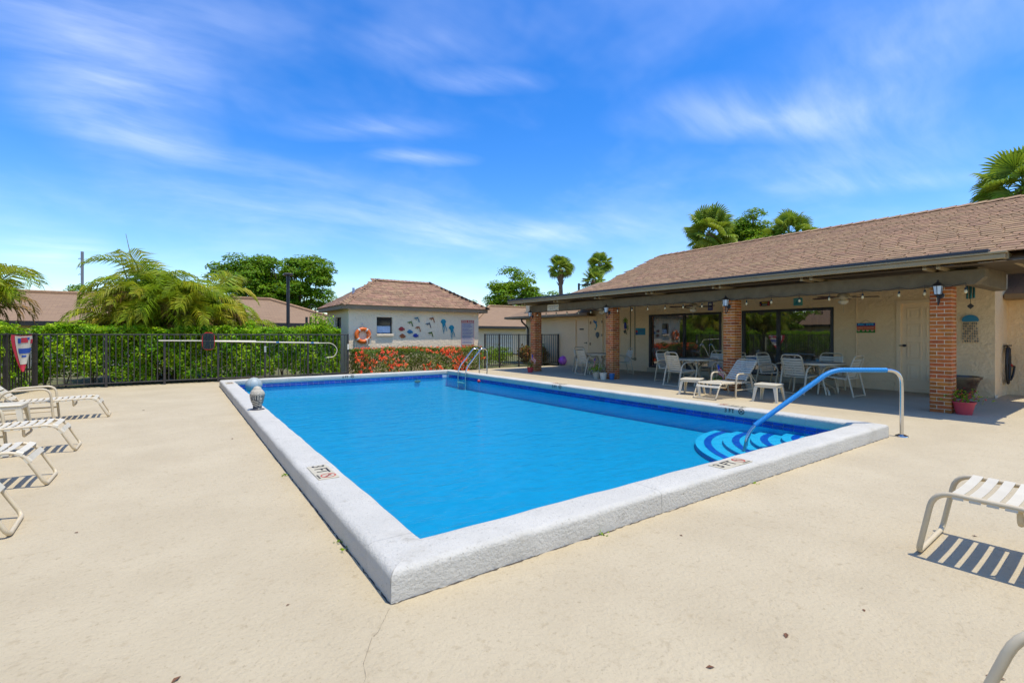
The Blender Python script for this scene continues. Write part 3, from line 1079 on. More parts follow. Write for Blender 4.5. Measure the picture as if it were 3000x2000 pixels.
# raised sill below the doors
mb = MB()
for a, b_, c, d in OPEN:
    mb.box(WX - 0.07, a - 0.05, 0.0, WX - 0.002, b_ + 0.05, GZ0 - 0.01, 0.008)
wpart('door_step', mb, M_deck, club)
slat_me = MB().box(-0.003, -0.042, 0, 0.003, 0.042, 1.84).mesh('blind_slat', M_slat)
for di, (a, b_, c, d) in enumerate(OPEN):
    dr = thing('sliding_door', None, None, (0.06, 0, 0))
    dr.parent = club
    mb = MB()
    f = 0.075
    x0, x1 = WX - 0.02, WX + 0.07
    mb.box(x0, a, c, x1, a + f, d)
    mb.box(x0, b_ - f, c, x1, b_, d)
    mb.box(x0, a + f, d - f, x1, b_ - f, d)
    mb.box(x0, a + f, c, x1, b_ - f, c + 0.06)
    ym = 6.9 if di == 0 else 10.05
    mb.box(x0 + 0.01, ym - 0.045, c + 0.06, x1 - 0.01, ym + 0.045, d - f)
    wpart('door_frame', mb, M_dark, dr)
    for (p, q) in ((a + f, ym - 0.045), (ym + 0.045, b_ - f)):
        mb = MB()
        mb.quad((WX + 0.03, p, c + 0.06), (WX + 0.03, p, d - f), (WX + 0.03, q, d - f), (WX + 0.03, q, c + 0.06))
        wpart('pane', mb, MATS['glass'], dr)
    mb = MB().box(WX - 0.05, ym - 0.03, 1.02, WX - 0.02, ym - 0.005, 1.28, 0.004)
    wpart('handle', mb, M_black, dr)
    n = int((b_ - a - 0.2) / 0.088)
    for k in range(n):
        y = a + 0.13 + k * 0.088
        if di == 0 and a + 0.1 < y < a + 0.18: continue
        obj('blind_slat', slat_me, dr, (WX + 0.16 - dr.location.x - WX, y - 2.4, 0.22), (0, 0, R(random.uniform(18, 34))))


def flush_door(name, dm, panels, hinge_right=False):
    a, b_, c, d = dm
    dt = part(name, MB(), M_door, club)
    mb = MB()
    mb.box(WX + 0.03, a + 0.02, c, WX + 0.075, b_ - 0.02, d - 0.02)
    me = mb.mesh('door', M_door)
    dt.data = me
    dt.location = -Vector(club.location)
    mbf = MB()
    f = 0.07
    mbf.box(WX - 0.018, a - f, 0.0, WX + 0.085, a + 0.02, d + f, 0.004)
    mbf.box(WX - 0.018, b_ - 0.02, 0.0, WX + 0.085, b_ + f, d + f, 0.004)
    mbf.box(WX - 0.018, a + 0.02, d - 0.02, WX + 0.085, b_ - 0.02, d + f, 0.004)
    part('door_frame', mbf, M_door, dt)
    return dt


dp = flush_door('door', DOOR_P, True)
a, b_, c, d = DOOR_P
for col in range(2):
    for row, (z0, z1) in enumerate(((0.25, 0.66), (0.78, 1.19), (1.31, 1.62), (1.72, 2.0))):
        y1 = b_ - 0.13 - col * 0.36
        mb = MB()
        for (yy0, yy1, zz0, zz1) in ((y1 - 0.27, y1, z0, z0 + 0.022), (y1 - 0.27, y1, z1 - 0.022, z1), (y1 - 0.27, y1 - 0.248, z0 + 0.022, z1 - 0.022), (y1 - 0.022, y1, z0 + 0.022, z1 - 0.022)):
            mb.box(WX + 0.018, yy0, zz0, WX + 0.0295, yy1, zz1, 0.004)
        mb.box(WX + 0.022, y1 - 0.205, z0 + 0.065, WX + 0.0295, y1 - 0.065, z1 - 0.065, 0.006)
        part('panel', mb, M_door, dp)
mb = MB().lathe([(0.0, 0.0), (0.03, 0.0), (0.03, 0.012), (0.014, 0.016), (0.012, 0.05), (0.03, 0.056), (0.032, 0.075), (0.018, 0.088), (0, 0.09)], 16)
mb.tube([(0.0, 0, 0.06), (-0.10, 0, 0.065)], [0.012, 0.009], 8)
part('handle', mb, M_dark, dp, (WX + 0.03, b_ - 0.09, 1.1), FACE_NX, 40)
mb = MB().box(WX - 0.03, a - 0.1, 0.0, WX - 0.0185, b_ + 0.1, 0.055, 0.004)
part('threshold', mb, M_door, dp)
df = flush_door('door', DOOR_F, False)
mb = MB().box(WX + 0.012, 15.05, 1.58, WX + 0.029, 15.30, 1.63, 0.002)
part('sign_plate', mb, M_print, df)
mb = MB().lathe([(0.0, 0.0), (0.03, 0.0), (0.03, 0.012), (0.012, 0.016), (0.012, 0.05), (0, 0.052)], 14)
mb.tube([(0, 0, 0.045), (-0.10, 0, 0.05)], 0.010, 8)
part('handle', mb, M_dark, df, (WX + 0.03, 14.88, 1.02), FACE_NX, 40)
dm = flush_door('door', DOOR_M, False)
for z in (0.4, 1.3, 1.85):
    part('hinge', MB().box(WX - 0.022, 13.90, z, WX - 0.0185, 13.95, z + 0.1), M_dark, dm)

# ---- roofs.  main gable roof, low patio roof beyond it, hipped wing
EX, EZ = 10.40, 2.66
RX, RZ = 14.25, 4.225
SLOPE = (RZ - EZ) / (RX - EX)
ang = math.atan(SLOPE)
Y0R, Y1R = 1.05, 11.05
roof = part('roof', MB(), M_shingle, club)
roof.location = -Vector(club.location)
mb = MB()
mb.add([(EX, Y0R, EZ - 0.02), (EX, Y1R, EZ - 0.02), (RX, Y1R, RZ - 0.02), (RX, Y0R, RZ - 0.02), (18.9, Y0R, 2.33), (18.9, Y1R, 2.33)],
       [(0, 3, 2, 1), (3, 4, 5, 2)])
mb.add([(EX, Y0R, EZ - 0.16), (EX, Y1R, EZ - 0.16), (RX, Y1R, RZ - 0.2), (RX, Y0R, RZ - 0.2)], [(0, 1, 2, 3)])
# near rake board and gable end at the far end
mb.add([(EX, Y0R, EZ - 0.02), (RX, Y0R, RZ - 0.02), (RX, Y0R, RZ - 0.2), (EX, Y0R, EZ - 0.16)], [(0, 3, 2, 1)])
mb.add([(EX, Y1R, EZ - 0.02), (RX, Y1R, RZ - 0.02), (RX, Y1R, 2.6), (EX, Y1R, 2.6)], [(0, 1, 2, 3)])
roof.data = mb.mesh('roof', M_shingle)
sh_me = MB().add([(0, -0.146, 0), (0, 0.146, 0), (0.20, 0.146, 0), (0.20, -0.146, 0), (0, -0.146, 0.018), (0, 0.146, 0.018), (0.20, 0.146, 0.004), (0.20, -0.146, 0.004)],
                 [(4, 7, 6, 5), (0, 4, 5, 1), (0, 3, 7, 4), (1, 5, 6, 2)]).mesh('shingle', M_shingle)
EXPO = 0.143
Lr = math.hypot(RX - EX, RZ - EZ)
rows = int(Lr / EXPO) + 1
cells = []
for rI in range(rows):
    u = rI * EXPO - 0.02
    off = random.uniform(0, 0.29)
    y = Y0R + off - 0.15
    while y < Y1R - 0.1:
        cells.append((u, y + 0.15, random.uniform(0.0, 0.003), random.uniform(0.85, 1.0)))
        y += 0.295


def roof_pos(u, y, h):
    return Vector((EX + u * math.cos(ang) - h * math.sin(ang), y, EZ - 0.02 + u * math.sin(ang) + h * math.cos(ang)))


near = sorted(range(len(cells)), key=lambda i: (roof_pos(cells[i][0], cells[i][1], 0) - Vector((0, 0, 1.35))).length)
near = [i for i in near if cells[i][1] > 1.2][:298]
nearset = set(near)
mbS = MB()
for i, (u, y, h, wsc) in enumerate(cells):
    p = roof_pos(u, y, h)
    if i in nearset:
        obj('shingle', sh_me, club, p - Vector(club.location), (0, -ang, 0)).scale = (1, wsc * 1.02, 1)
    else:
        Mx = Matrix.Translation(p) @ Euler((0, -ang, 0)).to_matrix().to_4x4() @ Matrix.Diagonal((1, wsc * 1.02, 1, 1))
        mbS.add([Mx @ v.co for v in sh_me.vertices], [tuple(f.vertices) for f in sh_me.polygons])
tag(wpart('shingles', mbS, M_shingle, club), kind='stuff')
# ridge caps
cap_me = MB().add([(-0.14, -0.15, -0.055), (0, -0.15, 0.012), (0.14, -0.15, -0.055), (-0.14, 0.13, -0.07), (0, 0.13, -0.006), (0.14, 0.13, -0.07)],
                  [(0, 1, 4, 3), (1, 2, 5, 4), (0, 3, 5, 2)]).mesh('ridge_cap', M_shingle)
k = 0
y = Y0R + 0.1
while y < Y1R:
    obj('ridge_cap', cap_me, club, Vector((RX, y, RZ + 0.02)) - Vector(club.location))
    y += 0.25
# low roof over the far end of the patio
mb = MB()
mb.add([(EX, Y1R, EZ - 0.02), (EX, 15.0, EZ - 0.02), (14.6, 15.0, 2.86), (14.6, Y1R, 2.86), (EX, Y1R, EZ - 0.15), (EX, 15.0, EZ - 0.15), (14.6, 15.0, 2.70), (14.6, Y1R, 2.70)],
       [(0, 3, 2, 1), (4, 5, 6, 7), (1, 2, 6, 5)])
wpart('patio_roof', mb, M_soffit, club)
# soffit under the main roof is dark timber
mb = MB()
mb.add([(EX + 0.02, Y0R + 0.05, EZ - 0.165), (EX + 0.02, Y1R, EZ - 0.165), (WX - 0.004, Y1R, EZ - 0.03), (WX - 0.004, Y0R + 0.05, EZ - 0.03)], [(0, 1, 2, 3)])
wpart('patio_ceiling', mb, M_soffit, club)
# gutter: dark flashing over a stepped fascia
mb = MB()
mb.box(EX - 0.10, 1.62, EZ - 0.135, EX, 15.0, EZ - 0.058, 0.008)
mb.box(EX - 0.125, 1.60, EZ - 0.055, EX, 15.0, EZ - 0.022, 0.006)
wpart('gutter', mb, M_gutter, club)
mb = MB().box(EX - 0.13, 1.80, EZ - 0.020, EX + 0.03, 14.98, EZ + 0.030, 0.004)
wpart('flashing', mb, M_flash, club)
# boxed return at the near end
mb = MB()
mb.box(EX + 0.002, 1.60, EZ - 0.14, WX - 0.1, 1.66, EZ - 0.03, 0.006)
wpart('fascia', mb, M_gutter, club)
mb = MB()
mb.box(11.25, 2.10, 2.235, 13.5, 2.30, 2.60, 0.01)
wpart('end_beam', mb, M_beam, club)
# big beam carried by the columns, with a chamfered end
BX0, BX1, BZ0, BZ1 = 10.93, 11.17, 2.205, 2.455
mb = MB()
mb.prism([(1.95, BZ1), (14.45, BZ1), (14.45, BZ0 + 0.12), (14.33, BZ0), (2.08, BZ0), (1.95, BZ0 + 0.12)], BX1 - BX0,
         Matrix(((0, 0, 1, BX0), (1, 0, 0, 0), (0, 1, 0, 0), (0, 0, 0, 1))))
beam = wpart('beam', mb, M_beam, club)
bm_fix(beam.data)
raf_me = MB().prism([(-0.50, 0.0), (0.9, 0.02), (0.9, 0.17), (-0.50, 0.13)], 0.055, Matrix(((1, 0, 0, 0), (0, 0, 1, -0.0275), (0, 1, 0, 0), (0, 0, 0, 1)))).mesh('rafter', M_gutter)
bm_fix(raf_me)
raf2_me = MB().box(-0.50, -0.0275, 0.0, 3.3, 0.0275, 0.13).mesh('rafter', M_gutter)
for yc in (2.52, 4.48, 6.45, 8.43, 10.38, 12.33, 14.18):
    for dy in (-0.09, 0.09):
        # rises with the roof from the gutter to the wall
        me = raf_me if yc < 11 else raf2_me
        sc = 1.0
        o = obj('rafter', me, club, Vector((BX0, yc + dy, BZ1 + 0.004)) - Vector(club.location))
        o.scale = (1, 1, 0.9 if yc < 11 else 0.9)
# low wing roof beyond the patio, hipped at its far end
wx0, wy0, wy1, wz0 = 13.9, 14.3, 20.3, 2.28
hx, hz = 17.18, 3.97


def uvroof(mb_, quads, m, name, parent):
    """planar faces with roof uv (metres along the eave, metres up the slope)"""
    mb_.uv = []
    for q in quads:
        i = len(mb_.v)
        mb_.v.extend([tuple(p) for p in q])
        mb_.f.append(tuple(range(i, i + len(q))))
        p0 = Vector(q[0])
        e = (Vector(q[1]) - p0).normalized()
        nrm = (Vector(q[1]) - p0).cross(Vector(q[2]) - p0).normalized()
        up = nrm.cross(e)
        for p in q:
            d_ = Vector(p) - p0
            mb_.uv.append((d_.dot(e) + 0.37, d_.dot(up)))
    return wpart(name, mb_, m, parent)


uvroof(MB(), [[(wx0, wy1, wz0), (wx0, wy0, wz0), (hx, wy0 - 3.0, hz), (hx, wy1 - 3.28, hz)],
              [(20.5, wy1, wz0), (wx0, wy1, wz0), (hx, wy1 - 3.28, hz)],
              [(20.5, wy0 - 3.0, wz0), (20.5, wy1, wz0), (hx, wy1 - 3.28, hz), (hx, wy0 - 3.0, hz)]], MATS['farroof'], 'wing_roof', club)
uvroof(MB(), [[(15.12, 2.55, 2.27), (15.12, -5.3, 2.27), (18.5, -5.3, 3.6), (18.5, 2.55, 3.6)]], MATS['farroof'], 'wing_roof', club)
mb = MB()
for nm_, bx_ in (('wing_gutter', (wx0 - 0.11, wy0, wz0 - 0.11, wx0, wy1 + 0.1, wz0, 0.006)), ('wing_soffit', (wx0, wy0, wz0 - 0.13, WX - 0.003, wy1, wz0 - 0.10)),
                 ('wing_gutter', (15.02, -5.3, 2.15, 15.13, 2.38, 2.268, 0.006)), ('wing_soffit', (15.13, -5.3, 2.14, 15.495, 2.38, 2.17)),
                 ('wing_fascia', (wx0, wy1, wz0 - 0.12, 20.5, wy1 + 0.1, wz0))):
    wpart(nm_, MB().box(*bx_), M_fascia, club)
mb = MB().tube(arc_pts([(wx0 - 0.05, 18.95, wz0 - 0.1), (wx0 - 0.05, 18.95, 2.02), (WX - 0.06, 18.95, 1.72), (WX - 0.06, 18.95, 0.1)], 0.12), 0.045, 8)
wpart('downspout', mb, M_dark, club, 50)
# conduits, boxes and joints on the front wall
mb = MB().tube(arc_pts([(WX - 0.015, 12.42, 2.55), (WX - 0.015, 12.42, 0.46), (WX - 0.015, 12.2, 0.42)], 0.12), 0.012, 6)
mb.tube([(WX - 0.015, 12.20, 2.6), (WX - 0.015, 12.20, 0.5)], 0.012, 6)
wpart('conduit', mb, M_beam, club)
mb = MB().lathe([(0, 0), (0.06, 0), (0.06, 0.03), (0.05, 0.045), (0, 0.045)], 14)
part('junction_box', mb, M_gutter, club, Vector((WX - 0.002, 12.2, 0.44)) - Vector(club.location), FACE_NX)
mb = MB().tube([(WX - 0.008, 4.94, 0.05), (WX - 0.008, 4.94, 2.75)], 0.012, 6)
wpart('conduit', mb, M_door, club)
for (y, z) in ((14.60, 1.88), (14.62, 0.98)):
    mb = MB().box(WX - 0.025, y - 0.03, z - 0.055, WX - 0.001, y + 0.03, z + 0.055, 0.004)
    wpart('switch_box', mb, M_fascia, club)
mb = MB().box(14.28 - 0.001, 2.385, 0, 14.46, 2.398, 0.06)
wpart('wall_foot', mb, M_white, club)

# ---- brick columns
SQ, BL, BS, MJ = 0.296, 0.194, 0.092, 0.010
CZ = 0.0668
brick_l = MB().box(-BL / 2, -BS / 2, 0, BL / 2, BS / 2, CZ - MJ, 0.003).mesh('brick', M_brick)


def course(mirror):
    out = [(BL / 2, BS / 2, 0), (SQ - BS / 2, BL / 2, 90), (SQ - BL / 2, SQ - BS / 2, 0), (BS / 2, SQ - BL / 2, 90)]
    return [((SQ - x) if mirror else x, y, r_) for x, y, r_ in out]


COLY = (2.36, 6.265, 10.17, 14.05)
for ci, cy0 in enumerate(COLY):
    cl_ = thing('brick_column', None, None)
    cl_.parent = club
    cl_.location = Vector((10.9, cy0, 0)) - Vector(club.location)
    cl_['label'] = ('nearest brick column, with red flower pot beside it', 'second brick column behind the chaise',
                    'third brick column with white pots at its foot', 'farthest brick column with flag pot beside it')[ci]
    e = 0.006
    part('mortar', MB().box(e, e, 0.0, SQ - e, SQ - e, 2.2), M_mortar, cl_)
    mbj = MB()
    for k in range(33):
        for (x, y, r_) in course(k % 2 == 1):
            z = k * CZ + 0.001
            jx, jy = random.uniform(-0.0015, 0.0015), random.uniform(-0.0015, 0.0015)
            if ci < 2:
                obj('brick', brick_l, cl_, (x + jx, y + jy, z), (0, 0, R(r_)))
            else:
                Mx = Matrix.Translation((x + jx, y + jy, z)) @ Matrix.Rotation(R(r_), 4, 'Z')
                mbj.add([Mx @ v.co for v in brick_l.vertices], [tuple(f.vertices) for f in brick_l.polygons])
    if ci >= 2:
        tag(part('bricks', mbj, M_brick, cl_), kind='stuff')

# ---- wall lanterns on the columns
LANT = ['black wall lantern on the nearest brick column', 'black wall lantern on the second brick column behind the chaise',
        'black wall lantern on the third brick column with the white pots', 'black wall lantern on the farthest brick column']


def lantern(loc, label):
    t = thing('wall_lantern', label, 'lantern', loc, 0, 'lanterns on the patio columns')
    X = -0.135
    mb = MB().lathe([(0.048, 0.0), (0.062, 0.10), (0.068, 0.15)], 6, X, 0, -0.02)
    part('lamp_glass', mb, M_lampglass, t)
    mb = MB().lathe([(0.085, 0.148), (0.088, 0.155), (0.06, 0.185), (0.02, 0.215), (0.012, 0.235), (0.018, 0.245), (0.0, 0.26)], 6, X, 0, -0.02)
    part('cap', mb, M_black, t)
    mb = MB().lathe([(0.0, -0.06), (0.014, -0.05), (0.01, -0.02), (0.03, -0.012), (0.052, 0.0), (0.05, 0.006)], 6, X, 0, -0.02)
    for j in range(6):
        a = 2 * PI * j / 6
        mb.tube([(X + 0.05 * math.cos(a), 0.05 * math.sin(a), -0.02), (X + 0.07 * math.cos(a), 0.07 * math.sin(a), 0.13)], 0.005, 4)
    part('cage', mb, M_black, t)
    mb = MB().lathe([(0, 0), (0.055, 0), (0.055, 0.01), (0.035, 0.022), (0, 0.022)], 14)
    part('back_plate', mb, M_black, t, (0, 0, -0.03), FACE_NX)
    mb = MB().tube(arc_pts([(-0.01, 0, -0.03), (-0.06, 0, -0.15), (X, 0, -0.22), (X, 0, -0.08)], 0.05), 0.009, 6)
    mb.tube(arc_pts([(-0.01, 0, 0.0), (-0.06, 0, 0.06), (-0.075, 0, -0.02), (X + 0.02, 0, -0.02)], 0.04), 0.007, 6)
    part('bracket', mb, M_black, t)
    return t


for cy0, lab in zip(COLY, LANT):
    lantern((10.9, cy0 + 0.15, 2.07), lab)

# ---- ceiling fans
FANS = [((12.4, 4.54, 2.17), 12, 'white ceiling fan with light bowl nearest the panelled door'), ((12.4, 8.4, 2.15), 55, 'middle white ceiling fan in front of the left sliding door'),
        ((12.3, 12.0, 2.22), 20, 'farthest ceiling fan seen left of the third column')]
fan0 = None


def make_fan():
    t = thing('ceiling_fan', 'fan', 'fan', (0, 0, 0), 0, 'ceiling fans under the patio roof')
    part('motor', MB().lathe([(0.0, 0.13), (0.05, 0.13), (0.11, 0.11), (0.13, 0.06), (0.11, 0.02), (0.06, 0.0), (0.06, -0.03), (0, -0.03)], 24), M_ceilfan, t, smooth=40)
    part('down_rod', MB().tube([(0, 0, 0.12), (0, 0, 0.75)], 0.014, 8).lathe([(0.06, 0.62), (0.07, 0.75)], 16), M_ceilfan, t)
    part('light_bowl', MB().lathe([(0.0, -0.125), (0.05, -0.115), (0.095, -0.08), (0.105, -0.045), (0.06, -0.03)], 24), M_white, t, smooth=60)
    part('pull_chain', MB().tube([(0.03, 0, -0.1), (0.03, 0, -0.3)], 0.003, 4), M_ceilfan, t)
    bl = MB()
    pr_ = [(0.17, -0.045), (0.30, -0.062), (0.62, -0.07), (0.66, -0.045), (0.66, 0.045), (0.62, 0.07), (0.30, 0.062), (0.17, 0.045)]
    bl.prism(pr_, 0.008)
    me = bl.mesh('blade', [M_wood])
    ir = MB().prism([(0.08, -0.02), (0.2, -0.04), (0.2, 0.04), (0.08, 0.02)], 0.006).mesh('blade_iron', M_ceilfan)
    for k in range(5):
        b1 = obj('blade', me, t, (0, 0, 0.035), (R(9), 0, R(72 * k)))
        obj('blade_iron', ir, b1, (0, 0, -0.008))
    return t


for i, (loc, rz, lab) in enumerate(FANS):
    f_ = make_fan() if i == 0 else copy_tree(fan0)
    if i == 0: fan0 = f_
    f_.location = loc
    f_.rotation_euler = (0, 0, R(rz))
    f_['label'] = lab

# ---- string lights along the beam
sl_ = thing('string_lights', 'black string of warm bulbs hanging along the patio beam', 'string lights', (10.87, 2.0, 2.2))
ys = [2.18, 2.72, 3.09, 3.66, 4.24, 4.81, 5.40, 5.97, 6.56, 7.13, 7.68, 8.25, 8.84, 9.41, 9.97, 10.55, 11.12, 11.69, 12.27, 12.84, 13.40, 13.91]
pts = []
for a, b_ in zip(ys[:-1], ys[1:]):
    for k in range(6):
        t_ = k / 6
        pts.append((10.895, a + (b_ - a) * t_, 2.235 - 0.05 * math.sin(PI * t_) ** 1 + random.uniform(-0.004, 0.004)))
wpart('cord', MB().tube(pts, 0.006, 5), M_black, sl_)
sock = MB().tube([(0, 0, 0.115), (0, 0, 0.03)], 0.004, 5).lathe([(0.0, 0.045), (0.016, 0.04), (0.019, 0.0), (0.0, 0.0)], 10).mesh('socket', M_black)
bulb = MB().lathe([(0.014, 0.0), (0.022, -0.02), (0.024, -0.035), (0.016, -0.055), (0.0, -0.062)], 12).mesh('bulb', M_bulb, 60)
for y in ys:
    s1 = obj('socket', sock, sl_, Vector((10.893, y, 2.115)) - Vector(sl_.location))
    obj('bulb', bulb, s1)

# ---- things hung on the clubhouse wall
def sign_nx(name, label, y, z, wd, h, m, group=None, x=WX, th=0.012):
    t = thing(name, label, 'sign', (x - 0.002, y, z), 0, group)
    part('board', MB().box(-wd / 2, -h / 2, 0, wd / 2, h / 2, th, 0.002), m, t, (0, 0, 0), FACE_NX)
    return t


def flat_nx(parent, name, polys, m, off):
    mb = MB()
    for pl in polys:
        mb.prism(pl, 0.001)
    return part(name, mb, m, parent, (-off, 0, 0), FACE_NX)


def rect(x0, y0, x1, y1):
    return [(x0, y0), (x1, y0), (x1, y1), (x0, y1)]


t = sign_nx('wall_sign', 'small blue, orange and green striped sign on the wall left of the panelled door', 4.735, 1.535, 0.40, 0.25, M_red)
flat_nx(t, 'blue_band', [rect(-0.2, 0.045, 0.2, 0.125)], M_navy, 0.0125)
flat_nx(t, 'green_band', [rect(-0.2, -0.125, 0.2, -0.045)], mat('sign_green', (0.03, 0.22, 0.02), 0.6), 0.0125)
flat_nx(t, 'orange_band', [rect(-0.2, -0.045, 0.2, 0.045)], mat('sign_orange', (0.55, 0.10, 0.02), 0.6), 0.0125)
M_cyan = mat('sign_cyan', (0.05, 0.45, 0.75), 0.6)
M_salmon = mat('sign_salmon', (0.7, 0.3, 0.22), 0.6)
text('lettering', "POC' SNYS", 0.07, M_cyan, t, (-0.0145, 0, 0.085), FACE_NX, 0.0004, bold=0.002)
text('lettering', 'NEED CLEANSE', 0.05, M_salmon, t, (-0.0145, 0, 0.0), FACE_NX, 0.0004, bold=0.001)
mb = MB()
for k, xx in enumerate((-0.15, -0.05, 0.04, 0.14)):
    mb.prism([(xx - 0.02, -0.09), (xx + 0.02, -0.09), (xx + 0.03, -0.05), (xx - 0.03, -0.05)], 0.001)
part('pictures', mb, M_salmon, t, (-0.0145, 0, 0), FACE_NX)
part('hanger', MB().tube([(-0.01, 0.12, 0.12), (-0.01, 0, 0.2), (-0.01, -0.12, 0.12)], 0.003, 4), M_black, t)

t = sign_nx('wall_sign', 'teal rectangular sign with red corner mark left of the left sliding door', 11.94, 1.485, 0.46, 0.26, M_teal)
flat_nx(t, 'mark', [rect(-0.22, -0.03, -0.13, 0.05)], M_redprint, 0.0125)
flat_nx(t, 'mark', [rect(-0.22, -0.11, -0.13, -0.04)], M_navy, 0.0125)
flat_nx(t, 'print_lines', [rect(-0.10, z, 0.2, z + 0.012) for z in (-0.08, -0.04, 0.0, 0.04)], M_navy, 0.0125)
t = sign_nx('wall_sign', 'narrow upright blue sign high on the wall left of the second column', 9.05, 2.30, 0.17, 0.27, M_navy)
flat_nx(t, 'print_lines', [rect(-0.05, 0.03, 0.05, 0.10), rect(-0.06, -0.04, 0.06, -0.025), rect(-0.06, -0.075, 0.06, -0.06)], M_foam_w, 0.0125)
t = sign_nx('wall_sign', 'small black sign with yellow and red print above the right sliding door', 7.28, 2.285, 0.30, 0.14, M_print)
flat_nx(t, 'print_lines', [rect(-0.08, 0.015, 0.08, 0.05)], mat('sign_yellow', (0.6, 0.4, 0.02), 0.6), 0.0125)
flat_nx(t, 'print_mark', [rect(0.09, -0.06, 0.14, 0.06)], M_redprint, 0.0125)
flat_nx(t, 'print_mark', [rect(-0.145, -0.06, -0.11, 0.0)], M_redprint, 0.0125)
flat_nx(t, 'print_lines', [rect(-0.07, -0.035, 0.07, -0.015)], M_foam_w, 0.0125)
t = sign_nx('wall_sign', 'square aqua picture sign above the right sliding door near the fan', 6.35, 2.29, 0.24, 0.21, mat('sign_aqua', (0.07, 0.36, 0.36), 0.6, (0.14, 0.45, 0.33), 14))
flat_nx(t, 'picture', [[(-0.08, -0.06), (0.0, -0.06), (-0.02, 0.06)], [(0.01, -0.05), (0.09, -0.02), (0.05, 0.07)]], M_teal, 0.0125)
t = sign_nx('beam_sign', 'white notice board with blue handwriting fixed on the far end of the beam', 13.05, 2.33, 0.62, 0.22, M_white, x=BX0)
mb = MB()
r_ = random.Random(3)
for (x0, x1, z) in ((-0.25, -0.10, 0.035), (-0.07, 0.02, 0.04), (0.06, 0.26, 0.045), (-0.18, -0.08, -0.035), (-0.05, 0.03, -0.03), (0.07, 0.11, -0.02)):
    xx = x0
    while xx < x1:
        bar_flat(mb, (xx, z - 0.018), (xx + 0.012, z + r_.uniform(-0.005, 0.026)), 0.009, 0.0135)
        bar_flat(mb, (xx + 0.008, z + 0.01), (xx + 0.024, z - 0.012), 0.007, 0.0137)
        xx += 0.027
part('lettering', mb, mat('ink_blue', (0.10, 0.16, 0.30), 0.7), t, (0, 0, 0), FACE_NX)


def cutout(name, label, cat, loc, face, parts_, group=None):
    """cut-out art hung on a wall: list of (part name, outlines, material, base offset, thickness)"""
    t_ = thing(name, label, cat, loc, 0, group)
    for (pn, polys, m_, off, th) in parts_:
        mb_ = MB()
        for pl in polys:
            mb_.prism(pl, th)
        nv = face
        d_ = Vector((-off, 0, 0)) if face is FACE_NX else Vector((0, -off, 0))
        part(pn, mb_, m_, t_, d_, face)
    return t_


M_teal2 = mat('metal_teal', (0.012, 0.22, 0.30), 0.35, (0.03, 0.34, 0.40), 14, metal=0.2)
# mermaid-like gecko, shell, parrot
cutout('wall_ornament', 'blue and green metal figure with curling tail on the wall right of the far door', 'ornament', (WX - 0.002, 14.33, 1.80), FACE_NX, [
    ('figure', [[(-0.09, 0.20), (0.0, 0.14), (0.10, 0.12), (0.10, 0.06), (0.04, 0.02), (-0.04, 0.06), (-0.10, 0.10)]], M_blue, 0.0, 0.015),
    ('tail', [[(0.02, 0.04), (0.09, 0.03), (0.12, -0.05), (0.08, -0.16), (0.02, -0.24), (0.05, -0.14), (0.06, -0.06)], [(0.02, -0.24), (-0.04, -0.2), (0.0, -0.14)]], M_teal2, 0.0, 0.012)])
cutout('wall_ornament', 'round metal shell ornament below the blue figure', 'ornament', (WX - 0.002, 14.19, 1.37), FACE_NX, [
    ('shell', [[(0.105 * math.cos(a), 0.115 * math.sin(a)) for a in np.linspace(-PI * 0.36, PI * 1.36, 18)]], mat('pewter', (0.14, 0.18, 0.18), 0.4, (0.07, 0.1, 0.1), 18, metal=0.3), 0.0, 0.02),
    ('hinge', [[(-0.05, -0.10), (0.05, -0.10), (0.03, -0.14), (-0.03, -0.14)]], M_dark, 0.0, 0.018)])
t = cutout('wall_ornament', 'dark parrot ornament under palm leaves left of the teal sign', 'ornament', (WX - 0.002, 12.68, 1.70), FACE_NX, [
    ('parrot', [[(-0.05, 0.14), (0.02, 0.16), (0.06, 0.08), (0.06, -0.06), (0.03, -0.14), (-0.04, -0.12), (-0.06, 0.0)]], M_navy, 0.002, 0.02),
    ('tail', [[(-0.03, -0.14), (0.03, -0.14), (0.06, -0.32), (0.02, -0.30), (0.0, -0.22), (-0.04, -0.30), (-0.09, -0.20)]], mat('olive_metal', (0.06, 0.075, 0.04), 0.6), 0.002, 0.012),
    ('perch', [[(-0.06, -0.10), (0.07, -0.10), (0.07, -0.13), (-0.06, -0.13)]], M_salmon, 0.024, 0.008)])
mb = MB()
for a in range(-70, 251, 32):
    aa = R(a)
    mb.prism([(0, 0), (0.09 * math.cos(aa + 0.2), 0.09 * math.sin(aa + 0.2)), (0.17 * math.cos(aa), 0.17 * math.sin(aa)), (0.09 * math.cos(aa - 0.2), 0.09 * math.sin(aa - 0.2))], 0.006)
part('palm_leaves', mb, M_leafA, t, (-0.003, 0.0, 0.2), FACE_NX)
mb = MB()
for a in range(-60, 90, 30):
    aa = R(a)
    mb.prism([(0.06, -0.06), (0.06 + 0.08 * math.cos(aa + 0.25), -0.06 + 0.08 * math.sin(aa + 0.25)), (0.06 + 0.16 * math.cos(aa), -0.06 + 0.16 * math.sin(aa))], 0.006)
part('palm_leaves', mb, M_leafA, t, (-0.003, 0, 0), FACE_NX)

